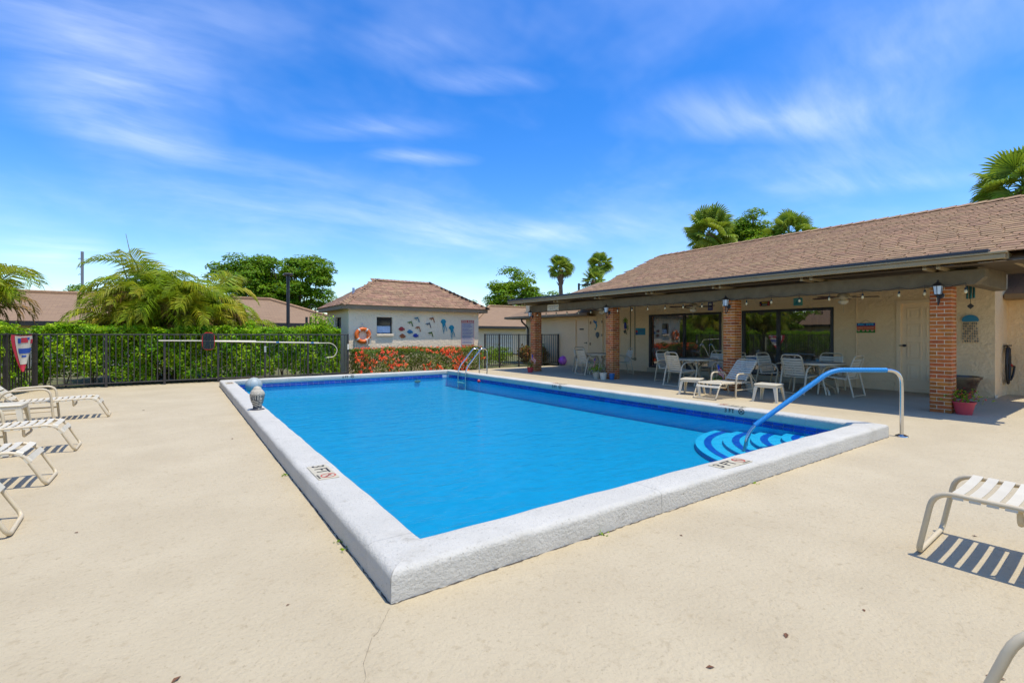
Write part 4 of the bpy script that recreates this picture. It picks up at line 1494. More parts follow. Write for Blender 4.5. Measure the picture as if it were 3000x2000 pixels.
# wind chimes hung from the end beam
t = thing('wind_chime', 'teal tube wind chime hanging by the nearest column', 'wind chime', (13.2, 2.57, 2.27))
part('cord', MB().tube([(0, 0, 0.26), (0, 0, -0.33)], 0.004, 5), M_dark, t)
part('top_disc', MB().lathe([(0, 0.2), (0.075, 0.2), (0.075, 0.225), (0, 0.225)], 18), M_wood, t)
tb = MB().tube([(0, 0, 0), (0, 0, -0.36)], 0.017, 8).mesh('chime_tube', mat('teal_metal', (0.02, 0.17, 0.16), 0.3, (0.05, 0.11, 0.12), 8, metal=0.4))
for k in range(6):
    a = 2 * PI * k / 6 + 0.3
    obj('chime_tube', tb, t, (0.055 * math.cos(a), 0.055 * math.sin(a), 0.18 - 0.012 * k)).scale = (1, 1, 1 - 0.04 * k)
part('sail', MB().prism([(-0.055, 0), (0, 0.06), (0.055, 0), (0, -0.06)], 0.006), M_dark, t, (0, 0, -0.33), FACE_NX)
t = thing('shell_chime', 'shell wind chime with blue half dome on the wall by the nearest column', 'wind chime', (WX - 0.015, 2.78, 1.70))
mb = MB().prism([(0.135 * math.cos(a), 0.115 * math.sin(a) - 0.02) for a in np.linspace(0, PI, 15)] + [(-0.125, -0.05), (0.125, -0.05)], 0.05)
part('dome', mb, mat('dome_blue', (0.012, 0.19, 0.30), 0.4), t, (0, 0, 0), FACE_NX)
mb = MB()
mbb = MB()
for k in range(7):
    x0 = -0.10 + k * 0.033
    x1 = x0 * 1.25
    mb.tube([(-0.03, -x0, -0.06), (-0.03, -x1, -0.52)], 0.003, 4)
    for j in range(8):
        tt = 0.08 + j * 0.12
        if (j + k) % 4 == 3: continue
        z = -0.06 - 0.46 * tt
        mbb.box(-0.04, -(x0 + (x1 - x0) * tt) - 0.013, z - 0.018, -0.022, -(x0 + (x1 - x0) * tt) + 0.013, z + 0.018, 0.006)
part('strings', mb, M_gutter, t)
tag(part('shells', mbb, mat('shell_brown', (0.16, 0.12, 0.08), 0.6, (0.3, 0.25, 0.18), 20), t), kind='stuff')

# coiled hose on the end wall
t = thing('garden_hose', 'black garden hose looped on the end wall with a red nozzle', 'hose', (15.08, 2.40, 0.7))
pts = []
for k in range(90):
    a = 2 * PI * k / 30
    pts.append((0.17 * math.sin(a * 1.0) + 0.10 * math.sin(a / 3) + 0.06, -0.05 - 0.012 * (k / 30), 0.42 * math.cos(a) * (0.93 + 0.05 * math.sin(k)) - 0.02))
part('hose', MB().tube(pts, 0.021, 8), M_hose, t, smooth=60)
part('hose_tail', MB().tube(arc_pts([(0.22, -0.07, 0.36), (0.24, -0.07, -0.40), (0.36, -0.10, -0.25), (0.38, -0.12, -0.05), (0.30, -0.10, -0.05)], 0.12), 0.019, 8), M_hose, t, smooth=60)
part('nozzle', MB().tube([(0.30, -0.10, -0.05), (0.18, -0.10, -0.01)], [0.012, 0.018], 8), M_red, t)
part('hanger', MB().box(-0.05, -0.09, 0.40, 0.30, 0.0, 0.43, 0.006), M_dark, t)

# ================================================================== POOL HOUSE
HX0, HX1, HY0, HY1 = 4.88, 10.20, 17.0, 19.95
OV = 0.28
FZ0, FZ1 = 2.26, 2.43
ph = thing('pool_house', 'small cream pool house with hipped brown shingle roof', 'building', (HX0, HY0, 0))
WIN = (5.89, 6.48, 1.40, 2.01)
mb = MB()
a, b_, c, d = WIN
mb.box(HX0, HY0, 0, a, HY0 + 0.2, 2.40)
mb.box(a, HY0, 0, b_, HY0 + 0.2, c)
mb.box(a, HY0, d, b_, HY0 + 0.2, 2.40)
mb.box(b_, HY0, 0, HX1, HY0 + 0.2, 2.40)
sa, sb = 17.95, 18.75
mb.box(HX0, HY0 + 0.201, 0, HX0 + 0.2, sa, 2.4)
mb.box(HX0, sa, 0, HX0 + 0.2, sb, 1.1)
mb.box(HX0, sa, 2.02, HX0 + 0.2, sb, 2.4)
mb.box(HX0, sb, 0, HX0 + 0.2, HY1, 2.4)
mb.box(HX1 - 0.2, HY0 + 0.201, 0, HX1, HY1, 2.4)
mb.box(HX0 + 0.201, HY1 - 0.2, 0, HX1 - 0.201, HY1, 2.4)
wpart('wall', mb, M_stucco2, ph)


def house_window(axis, a, b_, c, d, pos, parent, curtain=True):
    """single hung window; axis 'x' faces -Y, axis 'y' faces -X"""
    def bx(mb, u0, u1, z0, z1, w0, w1, ch=0.003):
        if axis == 'x':
            mb.box(u0, pos + w0, z0, u1, pos + w1, z1, ch)
        else:
            mb.box(pos + w0, u0, z0, pos + w1, u1, z1, ch)
    mb = MB()
    bx(mb, a, a + 0.035, c, d, 0.08, 0.14)
    bx(mb, b_ - 0.035, b_, c, d, 0.08, 0.14)
    bx(mb, a + 0.035, b_ - 0.035, d - 0.035, d, 0.08, 0.14)
    bx(mb, a + 0.035, b_ - 0.035, c, c + 0.035, 0.08, 0.14)
    zm = (c + d) / 2
    bx(mb, a + 0.035, b_ - 0.035, zm - 0.015, zm + 0.02, 0.085, 0.13)
    fr = wpart('window', mb, M_dark, parent)
    mb = MB()
    if axis == 'x':
        mb.quad((a + 0.03, pos + 0.11, zm), (b_ - 0.03, pos + 0.11, zm), (b_ - 0.03, pos + 0.11, d - 0.03), (a + 0.03, pos + 0.11, d - 0.03))
    else:
        mb.quad((pos + 0.11, b_ - 0.03, zm), (pos + 0.11, a + 0.03, zm), (pos + 0.11, a + 0.03, d - 0.03), (pos + 0.11, b_ - 0.03, d - 0.03))
        mb.quad((pos + 0.105, b_ - 0.03, c + 0.03), (pos + 0.105, a + 0.03, c + 0.03), (pos + 0.105, a + 0.03, zm), (pos + 0.105, b_ - 0.03, zm))
    wpart('pane', mb, M_pane, fr)
    if curtain:
        mb = MB()
        n = 40
        vs = []
        for i in range(n + 1):
            u = a + 0.035 + (b_ - a - 0.07) * i / n
            vs.append((u, pos + 0.112 + 0.006 * math.sin(i * 1.3), c + 0.03))
            vs.append((u, pos + 0.112 + 0.006 * math.sin(i * 1.3), zm - 0.01))
        mb.add(vs, [(2 * i, 2 * i + 2, 2 * i + 3, 2 * i + 1) for i in range(n)])
        wpart('curtain', mb, M_curtain, fr)
    mb = MB()
    bx(mb, a - 0.02, b_ + 0.03, c - 0.085, c - 0.003, -0.07, 0.10, 0.008)
    wpart('sill', mb, M_stucco2, fr)
    return fr


house_window('x', *WIN, HY0, ph)
house_window('y', sa, sb, 1.1, 2.02, HX0, ph, False)
# fascia round the eaves, soffit
ex0, ex1, ey0, ey1 = HX0 - OV, HX1 + OV, HY0 - OV, HY1 + OV
mb = MB()
mb.box(ex0, ey0, FZ0, ex1, ey0 + 0.03, FZ1, 0.004)
mb.box(ex0, ey0 + 0.031, FZ0, ex0 + 0.03, ey1, FZ1, 0.004)
mb.box(ex1 - 0.03, ey0 + 0.031, FZ0, ex1, ey1, FZ1, 0.004)
mb.box(ex0 + 0.031, ey1 - 0.03, FZ0, ex1 - 0.031, ey1, FZ1, 0.004)
mb.box(ex0 + 0.031, ey0 + 0.031, FZ0 + 0.02, ex1 - 0.031, ey1 - 0.031, FZ0 + 0.035)
wpart('fascia', mb, M_fascia, ph)
hw = (ey1 - ey0) / 2
hzr = 3.53
fy = (ey0 + ey1) / 2
rsl = math.atan2(hzr - FZ1, hw)
A = [(ex0 - 0.03, ey0 - 0.03, FZ1 - 0.02), (ex1 + 0.03, ey0 - 0.03, FZ1 - 0.02), (ex1 + 0.03, ey1 + 0.03, FZ1 - 0.02), (ex0 - 0.03, ey1 + 0.03, FZ1 - 0.02), (ex0 + hw, fy, hzr), (ex1 - hw, fy, hzr)]
mb = MB().add(A, [(0, 1, 5, 4), (1, 2, 5), (2, 3, 4, 5), (3, 0, 4)])
wpart('roof', mb, M_shingle2, ph)
sh2 = MB().add([(-0.146, 0, 0), (0.146, 0, 0), (0.146, 0.2, 0), (-0.146, 0.2, 0), (-0.146, 0, 0.014), (0.146, 0, 0.014), (0.146, 0.2, 0.004), (-0.146, 0.2, 0.004)],
               [(4, 5, 6, 7), (0, 1, 5, 4), (1, 2, 6, 5), (0, 4, 7, 3)]).mesh('shingle', M_shingle2)
Ls = math.hypot(hw + 0.03, hzr - FZ1 + 0.02)
nrow = int(Ls / 0.145)
mbS = MB()


def put_shingles(org, e, up, e_len, front):
    """org: eave corner, e: unit along the eave, up: unit up the slope"""
    nn = e.cross(up)
    Rm = Matrix((e, up, nn)).transposed().to_4x4()
    for r_ in range(nrow + 1):
        u = r_ * 0.145 - 0.01
        ins = u * math.cos(rsl)
        x = ins + random.uniform(-0.05, 0.2)
        while x < e_len - ins - 0.05:
            p = org + e * x + up * u
            sc = random.uniform(0.8, 1.02)
            if min(x - ins, e_len - ins - x) < 0.1:
                sc *= 0.6
            if front:
                o = obj('shingle', sh2, ph, p - Vector(ph.location), Rm.to_euler())
                o.scale = (sc, 1, random.uniform(0.8, 1.25))
            else:
                Mx = Matrix.Translation(p) @ Rm @ Matrix.Diagonal((sc, 1, random.uniform(0.8, 1.25), 1))
                mbS.add([Mx @ v.co for v in sh2.vertices], [tuple(f.vertices) for f in sh2.polygons])
            x += 0.292


up_f = Vector((0, math.cos(rsl), math.sin(rsl)))
put_shingles(Vector(A[0]), Vector((1, 0, 0)), up_f, A[1][0] - A[0][0], True)
put_shingles(Vector(A[3]), Vector((0, -1, 0)), Vector((math.cos(rsl), 0, math.sin(rsl))), A[3][1] - A[0][1], False)
put_shingles(Vector(A[1]), Vector((0, 1, 0)), Vector((-math.cos(rsl), 0, math.sin(rsl))), A[3][1] - A[0][1], False)
tag(wpart('shingles', mbS, M_shingle2, ph), kind='stuff')
cap2 = MB().add([(-0.12, -0.02, -0.045), (0, -0.02, 0.035), (0.12, -0.02, -0.045), (-0.12, 0.22, -0.06), (0, 0.22, 0.012), (0.12, 0.22, -0.06)],
                [(0, 1, 4, 3), (1, 2, 5, 4), (0, 2, 1)]).mesh('ridge_cap', M_shingle2)


def caps(p0, p1):
    p0, p1 = Vector(p0), Vector(p1)
    d_ = p1 - p0
    q = d_.to_track_quat('Y', 'Z')
    n = int(d_.length / 0.155)
    for k in range(n):
        obj('ridge_cap', cap2, ph, p0 + d_ * k / n + Vector((0, 0, 0.025)) - Vector(ph.location), q.to_euler())


caps(A[0], A[4])
caps(A[1], A[5])
caps(A[4], A[5])
mb = MB().tube([(5.35, 18.0, 2.9), (5.35, 18.0, 3.12)], 0.045, 10)
wpart('vent_pipe', mb, mat('vent_blue', (0.30, 0.40, 0.55), 0.4), ph, 60)

# ---- art on the pool house wall
PHY = HY0 - 0.004


def cr5(x, y):
    """picture position on the wall plane"""
    px, py = 1150 + x * 200 / 2352, 900 + y * 200 / 2352
    l, u = (px - 1500) / 1392, (981.5 - py) / 1392
    rx, ry = math.sin(R(35)) + l * math.cos(R(35)), math.cos(R(35)) - l * math.sin(R(35))
    t_ = HY0 / ry
    return rx * t_, 1.35 + u * t_


DOLPH = [(-0.20, 0.06), (-0.13, 0.10), (-0.05, 0.125), (0.02, 0.13), (0.10, 0.165), (0.085, 0.10), (0.13, 0.04), (0.16, -0.04), (0.175, -0.11),
         (0.20, -0.19), (0.165, -0.17), (0.11, -0.125), (0.135, -0.10), (0.12, -0.04), (0.08, 0.02), (0.02, 0.055), (-0.04, 0.045), (-0.06, 0.0), (-0.085, 0.04), (-0.13, 0.045)]
FISH = [(-0.21, -0.02), (-0.15, 0.06), (-0.07, 0.125), (0.03, 0.13), (0.10, 0.09), (0.14, 0.02), (0.20, 0.06), (0.18, -0.02), (0.20, -0.10), (0.13, -0.05),
        (0.10, -0.08), (0.09, -0.13), (0.04, -0.10), (0.01, -0.135), (-0.06, -0.12), (-0.09, -0.13), (-0.11, -0.09), (-0.17, -0.06)]
FCOL = dict(blue=((0.02, 0.20, 0.28), (0.02, 0.10, 0.13)), green=((0.13, 0.24, 0.015), (0.08, 0.10, 0.02)), orange=((0.50, 0.11, 0.01), (0.22, 0.06, 0.02)), grey=((0.10, 0.14, 0.18), (0.04, 0.06, 0.08)),
            red=((0.50, 0.02, 0.02), (0.30, 0.015, 0.015)), cyan=((0.012, 0.22, 0.42), (0.01, 0.12, 0.25)), navy=((0.015, 0.05, 0.42), (0.01, 0.03, 0.2)))
FM = {k: mat('fish_' + k, a_, 0.3, b2, 9, metal=0.15) for k, (a_, b2) in FCOL.items()}


def fish(kind, x, y, col, label, sc=1.0, rot=0.0):
    sc *= 0.60
    X, Z = cr5(x, y)
    out = DOLPH if kind == 'dolphin' else FISH
    t_ = thing(kind + '_ornament', label, 'ornament', (X, PHY, Z), 0, kind + ' ornaments on the pool house wall')
    def tr(poly, k=1.0):
        c_, s_ = math.cos(rot), math.sin(rot)
        return [((px * c_ - py * s_) * sc * k, (px * s_ + py * c_) * sc * k) for px, py in poly]
    body = MB()
    body.prism(tr(out), 0.022)
    part('body', body, FM[col], t_, (0, 0, 0), FACE_NY)
    mb_ = MB()
    if kind == 'dolphin':
        mb_.prism(tr([(-0.07, 0.03), (-0.05, 0.05), (-0.03, -0.05), (-0.055, -0.03)]), 0.01)
        mb_.lathe([(0, 0.008), (0.008, 0.006), (0.01, 0)], 8, tr([(-0.14, 0.075)])[0][0], tr([(-0.14, 0.075)])[0][1])
    else:
        mb_.prism(tr([(-0.02, 0.0), (0.05, 0.04), (0.05, -0.04)]), 0.01)
        mb_.lathe([(0, 0.008), (0.012, 0.006), (0.014, 0)], 8, tr([(-0.14, 0.02)])[0][0], tr([(-0.14, 0.02)])[0][1])
        mb_.prism(tr([(-0.09, 0.08), (-0.08, 0.08), (-0.085, -0.07), (-0.095, -0.07)]), 0.005)
    part('fin', mb_, FM['grey'], t_, (0, -0.022, 0), FACE_NY)


fish('dolphin', 830, 420, 'blue', 'blue-green dolphin ornament, topmost on the left of the wall')
fish('dolphin', 605, 560, 'green', 'green dolphin ornament above the blue fish')
fish('dolphin', 870, 735, 'orange', 'orange dolphin ornament above the dark blue fish')
fish('dolphin', 1355, 430, 'orange', 'orange dolphin ornament at the top beside the jellyfish')
fish('dolphin', 1230, 610, 'grey', 'grey dolphin ornament below the top orange one')
fish('dolphin', 1305, 920, 'green', 'green dolphin ornament standing lowest and alone')
fish('fish', 310, 745, 'red', 'red fish ornament right of the window')
fish('fish', 595, 840, 'cyan', 'light blue fish ornament between the red and dark blue fish', 0.96, -0.06)
fish('fish', 340, 985, 'orange', 'orange fish ornament below the red fish', 1.0, -0.12)
fish('fish', 795, 970, 'navy', 'dark blue fish ornament, right hand of the four fish', 0.94, -0.06)


def jelly(x, y, label, flip):
    X, Z = cr5(x, y)
    t_ = thing('jellyfish_ornament', label, 'ornament', (X, PHY, Z), 0, 'jellyfish ornaments on the pool house wall')
    dome = [(0.11 * math.cos(a), 0.115 * math.sin(a) + 0.0) for a in np.linspace(-0.1, PI + 0.15, 16)] + [(-0.07, -0.045), (-0.035, -0.06), (0.035, -0.06), (0.08, -0.04)]
    part('bell', MB().prism(dome, 0.03), M_teal2, t_, (0, 0, 0), FACE_NY)
    mb_ = MB()
    for k, (a0, a1, ln) in enumerate(((-0.05, 0.02, 0.34), (-0.02, 0.01, 0.42), (0.03, 0.06, 0.34), (0.06, 0.16, 0.33))):
        pts_ = []
        for j in range(9):
            tt = j / 8
            pts_.append((a0 + (a1 - a0) * tt + 0.012 * math.sin(tt * 7 + k), -0.015, -0.04 - ln * tt))
        mb_.tube(pts_, [0.021 * (1 - 0.75 * j / 8) + 0.003 for j in range(9)], 6, sx=0.5)
    part('tentacles', mb_, M_teal2, t_, smooth=60)


jelly(1745, 510, 'teal jellyfish ornament, the upper left of the pair', 1)
jelly(2025, 715, 'teal jellyfish ornament nearest the pool rules sign', 1)

# pool rules sign
sg = thing('pool_rules_sign', 'tall white pool rules sign with red heading and red no diving band', 'sign', (9.68, PHY - 0.0, 1.375))
sw, sh = 0.60, 1.17
part('board', MB().box(-sw / 2, -sh / 2, 0, sw / 2, sh / 2, 0.012, 0.002), mat('sign_white', (0.55, 0.53, 0.56), 0.5), sg, (0, 0, 0), FACE_NY)


def flat_ny(parent, name, polys, m, off, th=0.001):
    mb_ = MB()
    for pl in polys:
        mb_.prism(pl, th)
    return part(name, mb_, m, parent, (0, -off, 0), FACE_NY)


flat_ny(sg, 'heading_band', [rect(-0.295, 0.475, 0.295, 0.58)], M_redprint, 0.0125)
flat_ny(sg, 'warning_band', [rect(-0.295, -0.58, 0.295, -0.42)], M_redprint, 0.0125)
M_pink = mat('border_pink', (0.62, 0.28, 0.30), 0.6)
flat_ny(sg, 'border', [rect(-0.298, -0.42, -0.275, 0.475), rect(0.275, -0.42, 0.298, 0.475)], M_pink, 0.0125)
text('lettering', 'POOL RULES', 0.095, M_foam_w, sg, (0, -0.0145, 0.525), FACE_NY, 0.0004, bold=0.002)
text('lettering', 'NO DIVING', 0.145, M_foam_w, sg, (0, -0.0145, -0.50), FACE_NY, 0.0004, sx=0.80, bold=0.003)
mb = MB()
r_ = random.Random(11)
z = 0.43
while z > -0.36:
    x1 = r_.uniform(0.05, 0.25)
    xx = -0.25
    while xx < x1:
        w_ = r_.uniform(0.02, 0.06)
        mb.prism(rect(xx, z - 0.011, min(xx + w_, 0.265), z + 0.008), 0.001)
        xx += w_ + 0.012
    z -= 0.036 if r_.random() < 0.8 else 0.06
tag(part('rule_lines', mb, mat('ink_violet', (0.13, 0.13, 0.30), 0.7), sg, (0, -0.0125, 0), FACE_NY), kind='stuff')

# life ring
lr = thing('life_ring', 'orange life ring with white bands and rope on the pool house wall', 'life ring', (5.36, HY0 - 0.075, 1.345))
RR, rr_ = 0.225, 0.072


def torus_seg(a0, a1, R_, r_, n=20, m_=12, s_=1.0):
    pts_ = [(R_ * math.cos(a), 0, R_ * math.sin(a)) for a in np.linspace(a0, a1, n)]
    return pts_


pts = [(RR * math.cos(a), 0, RR * math.sin(a)) for a in np.linspace(0, 2 * PI, 48, endpoint=False)]
part('ring', MB().tube(pts, rr_, 14, closed=True), M_orange, lr, smooth=80)
for k, a in enumerate((55, 125, 215, 308)):
    pts_ = [(RR * math.cos(R(b2)), 0, RR * math.sin(R(b2))) for b2 in np.linspace(a - 6.5, a + 6.5, 4)]
    part('band', MB().tube(pts_, rr_ + 0.003, 14), M_foam_w, lr, smooth=60)
mb = MB()
pts_ = []
for k in range(49):
    a = 2 * PI * k / 48 + R(35)
    pts_.append((0.305 * math.cos(a), -0.02, 0.305 * math.sin(a)))
mb.tube([(-0.19, 0.03, -0.20), (-0.29, 0.03, -0.16), (-0.30, 0.04, -0.28), (-0.27, 0.05, -0.40), (-0.29, 0.05, -0.5)], 0.012, 6)
mb.tube([(0.30, 0.0, 0.05), (0.31, 0.02, -0.1), (0.29, 0.04, -0.25), (0.25, 0.05, -0.36)], 0.010, 6)
mb.tube([(0.15, -0.07, 0.02), (0.3, -0.06, 0.03), (0.16, -0.085, -0.12)], 0.008, 6)
for k in range(3):
    cx2, cz2 = 0.17 + 0.012 * k, -0.24
    mb.tube([(cx2 + (0.055 + 0.006 * k) * math.cos(2 * PI * j / 16), -0.085 - 0.008 * k, cz2 + (0.12 + 0.008 * k) * math.sin(2 * PI * j / 16)) for j in range(16)], 0.011, 6, closed=True)
part('rope', mb, M_foam_w, lr, smooth=60)
part('hook', MB().lathe([(0, 0.0), (0.025, 0), (0.02, 0.03), (0, 0.04)], 10), M_steel, lr, (0, 0.07, 0.40), FACE_NY)
part('rope_float', MB().lathe([(0, -0.055), (0.04, -0.03), (0.055, 0), (0.04, 0.03), (0, 0.055)], 12), mat('float_blue', (0.01, 0.14, 0.45), 0.4), lr, (0.09, 0.02, -0.60), smooth=60)

# ================================================================== FENCES
PK = 0.0095


def fence(name, label, p0, p1, z0, z1, sp, posts, base_gap=0.09):
    """straight run of fence from p0 to p1"""
    p0, p1 = Vector((*p0, 0)), Vector((*p1, 0))
    d_ = p1 - p0
    L = d_.length
    rz = math.atan2(d_.y, d_.x)
    t_ = thing(name, label, 'fence', p0, rz)
    part('top_rail', MB().box(0, -0.016, z1 - 0.03, L, 0.016, z1, 0.003), M_fence, t_)
    part('bottom_rail', MB().box(0, -0.014, z0 + base_gap, L, 0.014, z0 + base_gap + 0.03, 0.003), M_fence, t_)
    pk = MB().box(-PK, -PK, z0 + base_gap + 0.031, PK, PK, z1 - 0.031).mesh('picket', M_fence)
    po = MB().box(-0.026, -0.026, z0 - 0.06, 0.026, 0.026, z1 + 0.012, 0.003).mesh('post', M_fence)
    for s_ in posts:
        obj('post', po, t_, (s_, 0, 0))
    n = int(L / sp)
    for k in range(1, n):
        s_ = k * L / n
        if min(abs(s_ - q) for q in posts) < 0.05: continue
        obj('picket', pk, t_, (s_, 0, 0))
    return t_


FYB = 16.1
fx = [-2.85, -1.55, -0.33, 0.92, 2.13, 3.35, 4.60]
fence('metal_fence', 'long dark metal picket fence in front of the clipped green hedge', (-2.85, FYB), (4.62, FYB), 0, 1.38, 0.124, [x + 2.85 for x in fx])
fence('metal_fence', 'dark metal picket fence along the left side behind the loungers', (-2.87, FYB - 0.03), (-5.45, 2.0), 0, 1.38, 0.124, [0, 1.25, 2.5, 3.75, 5.0, 6.25, 7.5, 8.75, 10, 11.25, 12.5, 13.75, 14.57])
fence('metal_fence', 'black metal picket fence between the pool house and the clubhouse', (10.28, 16.62), (14.26, 16.62), 0.0, 1.39, 0.105, [0, 0.72, 1.72, 2.98, 3.95])

# white latch plates on two fence posts
for (x, lab) in ((2.13, 'small white plate on the fence post below the rescue pole'), (4.60, 'small white plate on the end fence post by the pool house')):
    one('post_plate', MB().box(-0.028, -0.012, -0.09, 0.028, 0.0, 0.09, 0.004), M_white, lab, 'plate', 'white plates on the fence posts', (x, FYB - 0.03, 0.92 if x < 4 else 0.96))

# skimmer net and rescue hook hung along the fence
t = thing('skimmer_net', 'leaf skimmer net with red rim on a white pole hung on the fence', 'pool net', (0.68, FYB - 0.06, 1.18))
part('pole', MB().tube([(-1.14, 0, 0.02), (1.2, 0, -0.005)], 0.015, 8), M_white, t, smooth=60)
rim = [(0.145 * math.copysign(abs(math.cos(a)) ** 0.6, math.cos(a)), -0.02, 0.24 * math.copysign(abs(math.sin(a)) ** 0.6, math.sin(a))) for a in np.linspace(0, 2 * PI, 28, endpoint=False)]
part('rim', MB().tube(rim, 0.012, 6, closed=True), M_red, t, smooth=60)
mb = MB()
for k in range(9):
    x = -0.128 + k * 0.032
    mb.box(x - 0.007, -0.03, -0.22, x + 0.007, -0.024, 0.22)
for k in range(14):
    z = -0.215 + k * 0.033
    mb.box(-0.138, -0.036, z - 0.007, 0.138, -0.031, z + 0.007)
part('net', mb, M_mesh, t)
t = thing('rescue_hook', "white shepherd's crook rescue pole hung on the fence right of the net", 'rescue pole', (2.46, FYB - 0.10, 1.13))
part('pole', MB().tube([(-1.63, 0, 0.045), (1.20, 0, -0.03)], 0.021, 8), M_plastic, t, smooth=60)
part('hook', MB().tube(arc_pts([(1.18, 0, -0.03), (1.62, 0, -0.035), (1.80, 0, -0.26), (1.66, 0, -0.50), (1.44, 0, -0.50)], 0.25, 8), 0.012, 8), M_plastic, t, smooth=60)
for x in (0.0, 1.0):
    part('tape', MB().tube([(x - 0.04, 0, 0.001 - 0.0265 * x), (x + 0.04, 0, 0.001 - 0.0265 * x - 0.002)], 0.0235, 8), M_blue, t)

# bunting: gathered cloth with red border, white ground and blue shapes
def bunting(loc, rz, label, seed):
    t_ = thing('bunting', label, 'bunting', loc, rz, 'patriotic buntings tied on the side fence')
    n = 14
    def pt(u, v, off):
        wd = 0.46 * (1 - v) ** 0.8 + 0.20 * (v ** 0.5) * (1 - v * 0.75)
        x = (u - 0.5) * 2 * wd
        return (x, -0.03 - off - 0.025 * math.sin(u * 9 + seed) * (0.4 + 0.6 * v), -0.83 * v - 0.02 * math.sin(u * PI))
    def patch(u0, u1, v0, v1, off, nu=10, nv=10):
        mb_ = MB()
        vs = [pt(u0 + (u1 - u0) * i / nu, v0 + (v1 - v0) * j / nv, off) for j in range(nv + 1) for i in range(nu + 1)]
        mb_.add(vs, [(j * (nu + 1) + i, j * (nu + 1) + i + 1, (j + 1) * (nu + 1) + i + 1, (j + 1) * (nu + 1) + i) for j in range(nv) for i in range(nu)])
        return mb_
    part('cloth', patch(0, 1, 0, 1, 0), M_flagred, t_, smooth=60)
    part('white_field', patch(0.14, 0.97, 0.02, 0.80, 0.006), M_foam_w, t_, smooth=60)
    for (a, b2, c_, d2) in ((0.25, 0.95, 0.36, 0.50), (0.28, 0.45, 0.08, 0.22), (0.70, 0.80, 0.06, 0.12), (0.5, 0.72, 0.55, 0.60)):
        part('blue_patch', patch(a, b2, c_, d2, 0.012, 6, 3), M_flagblue, t_, smooth=60)
    for (a, b2, c_, d2) in ((0.46, 0.74, 0.06, 0.20), (0.85, 0.98, 0.12, 0.24)):
        part('red_patch', patch(a, b2, c_, d2, 0.012, 6, 3), M_flagred, t_, smooth=60)


bunting((-2.98, 15.35, 1.36), R(79.6), 'red, white and blue bunting hanging on the side fence corner', 0.4)
bunting((-4.27, 8.4, 1.36), R(79.6), 'red, white and blue bunting on the side fence mirrored left in the sliding door', 1.7)
bunting((-4.51, 7.1, 1.36), R(79.6), 'red, white and blue bunting on the side fence mirrored right in the sliding door', 2.6)

# ================================================================== POOL LADDER AND HANDRAIL
lad = thing('pool_ladder', 'stainless steel pool ladder with two hooped rails at the far end', 'ladder', (7.6, 13.29, 0))
for dy in (-0.24, 0.24):
    path = arc_pts([(0.55, dy, 0.0), (0.56, dy, 0.90), (0.34, dy, 0.93), (-0.24, dy, 0.28), (-0.26, dy, -0.9)], [0, 0.16, 0.16, 0.2, 0], 8)
    part('rail', MB().tube(path, 0.022, 10), M_steel, lad, smooth=60)
    part('escutcheon', MB().lathe([(0.05, 0), (0.05, 0.012), (0.025, 0.022)], 14), M_steel, lad, (0.55, dy, 0.002))
for z in (-0.16, -0.42, -0.68):
    part('tread', MB().box(-0.31, -0.22, z - 0.015, -0.21, 0.22, z + 0.015, 0.006), M_plastic, lad)
part('cross_bar', MB().tube([(0.553, -0.24, 0.22), (0.553, 0.24, 0.22)], 0.014, 8), M_steel, lad, smooth=60)

hr = thing('handrail', 'bent steel pool handrail with blue mesh sleeve entering by the steps', 'handrail', (7.89, 2.21, 0))
dirh = Vector((-math.cos(R(35)), math.sin(R(35)), 0))


def hp(s_, z):
    return dirh * s_ + Vector((0, 0, z))


full = arc_pts([hp(0, 0), hp(0.0, 0.885), hp(0.93, 0.885), hp(2.04, 0.09), hp(2.14, -0.42)], [0, 0.19, 0.16, 0.17, 0], 9)
part('rail', MB().tube(full, 0.0235, 12), M_steel, hr, smooth=60)
slv = arc_pts([hp(0.205, 0.885), hp(0.93, 0.885), hp(1.96, 0.147)], [0, 0.16, 0], 10)
# densify for the weave
den = []
for a, b_ in zip(slv[:-1], slv[1:]):
    nseg = max(1, int((b_ - a).length / 0.03))
    den += [a + (b_ - a) * k / nseg for k in range(nseg)]
den.append(slv[-1])
mb = MB().tube(den, 0.031, 14)
me = mb.mesh('mesh_sleeve', MATS['sleeve'], 60)
uvl = me.uv_layers.new(name='UVMap')
cum = [0.0]
for a, b_ in zip(den[:-1], den[1:]):
    cum.append(cum[-1] + (b_ - a).length)
for poly in me.polygons:
    ids = [me.loops[li].vertex_index for li in poly.loop_indices]
    js = [i % 14 for i in ids]
    wrap = max(js) - min(js) > 7
    for li, i, j in zip(poly.loop_indices, ids, js):
        uvl.data[li].uv = (cum[min(i // 14, len(cum) - 1)] / 1.0, ((j + 14) if (wrap and j < 7) else j) / 14)
obj('mesh_sleeve', me, hr)
part('escutcheon', MB().lathe([(0.0, 0.0), (0.075, 0.0), (0.072, 0.012), (0.03, 0.03), (0.024, 0.03)], 24), M_steel, hr, (0, 0, 0.002), smooth=40)

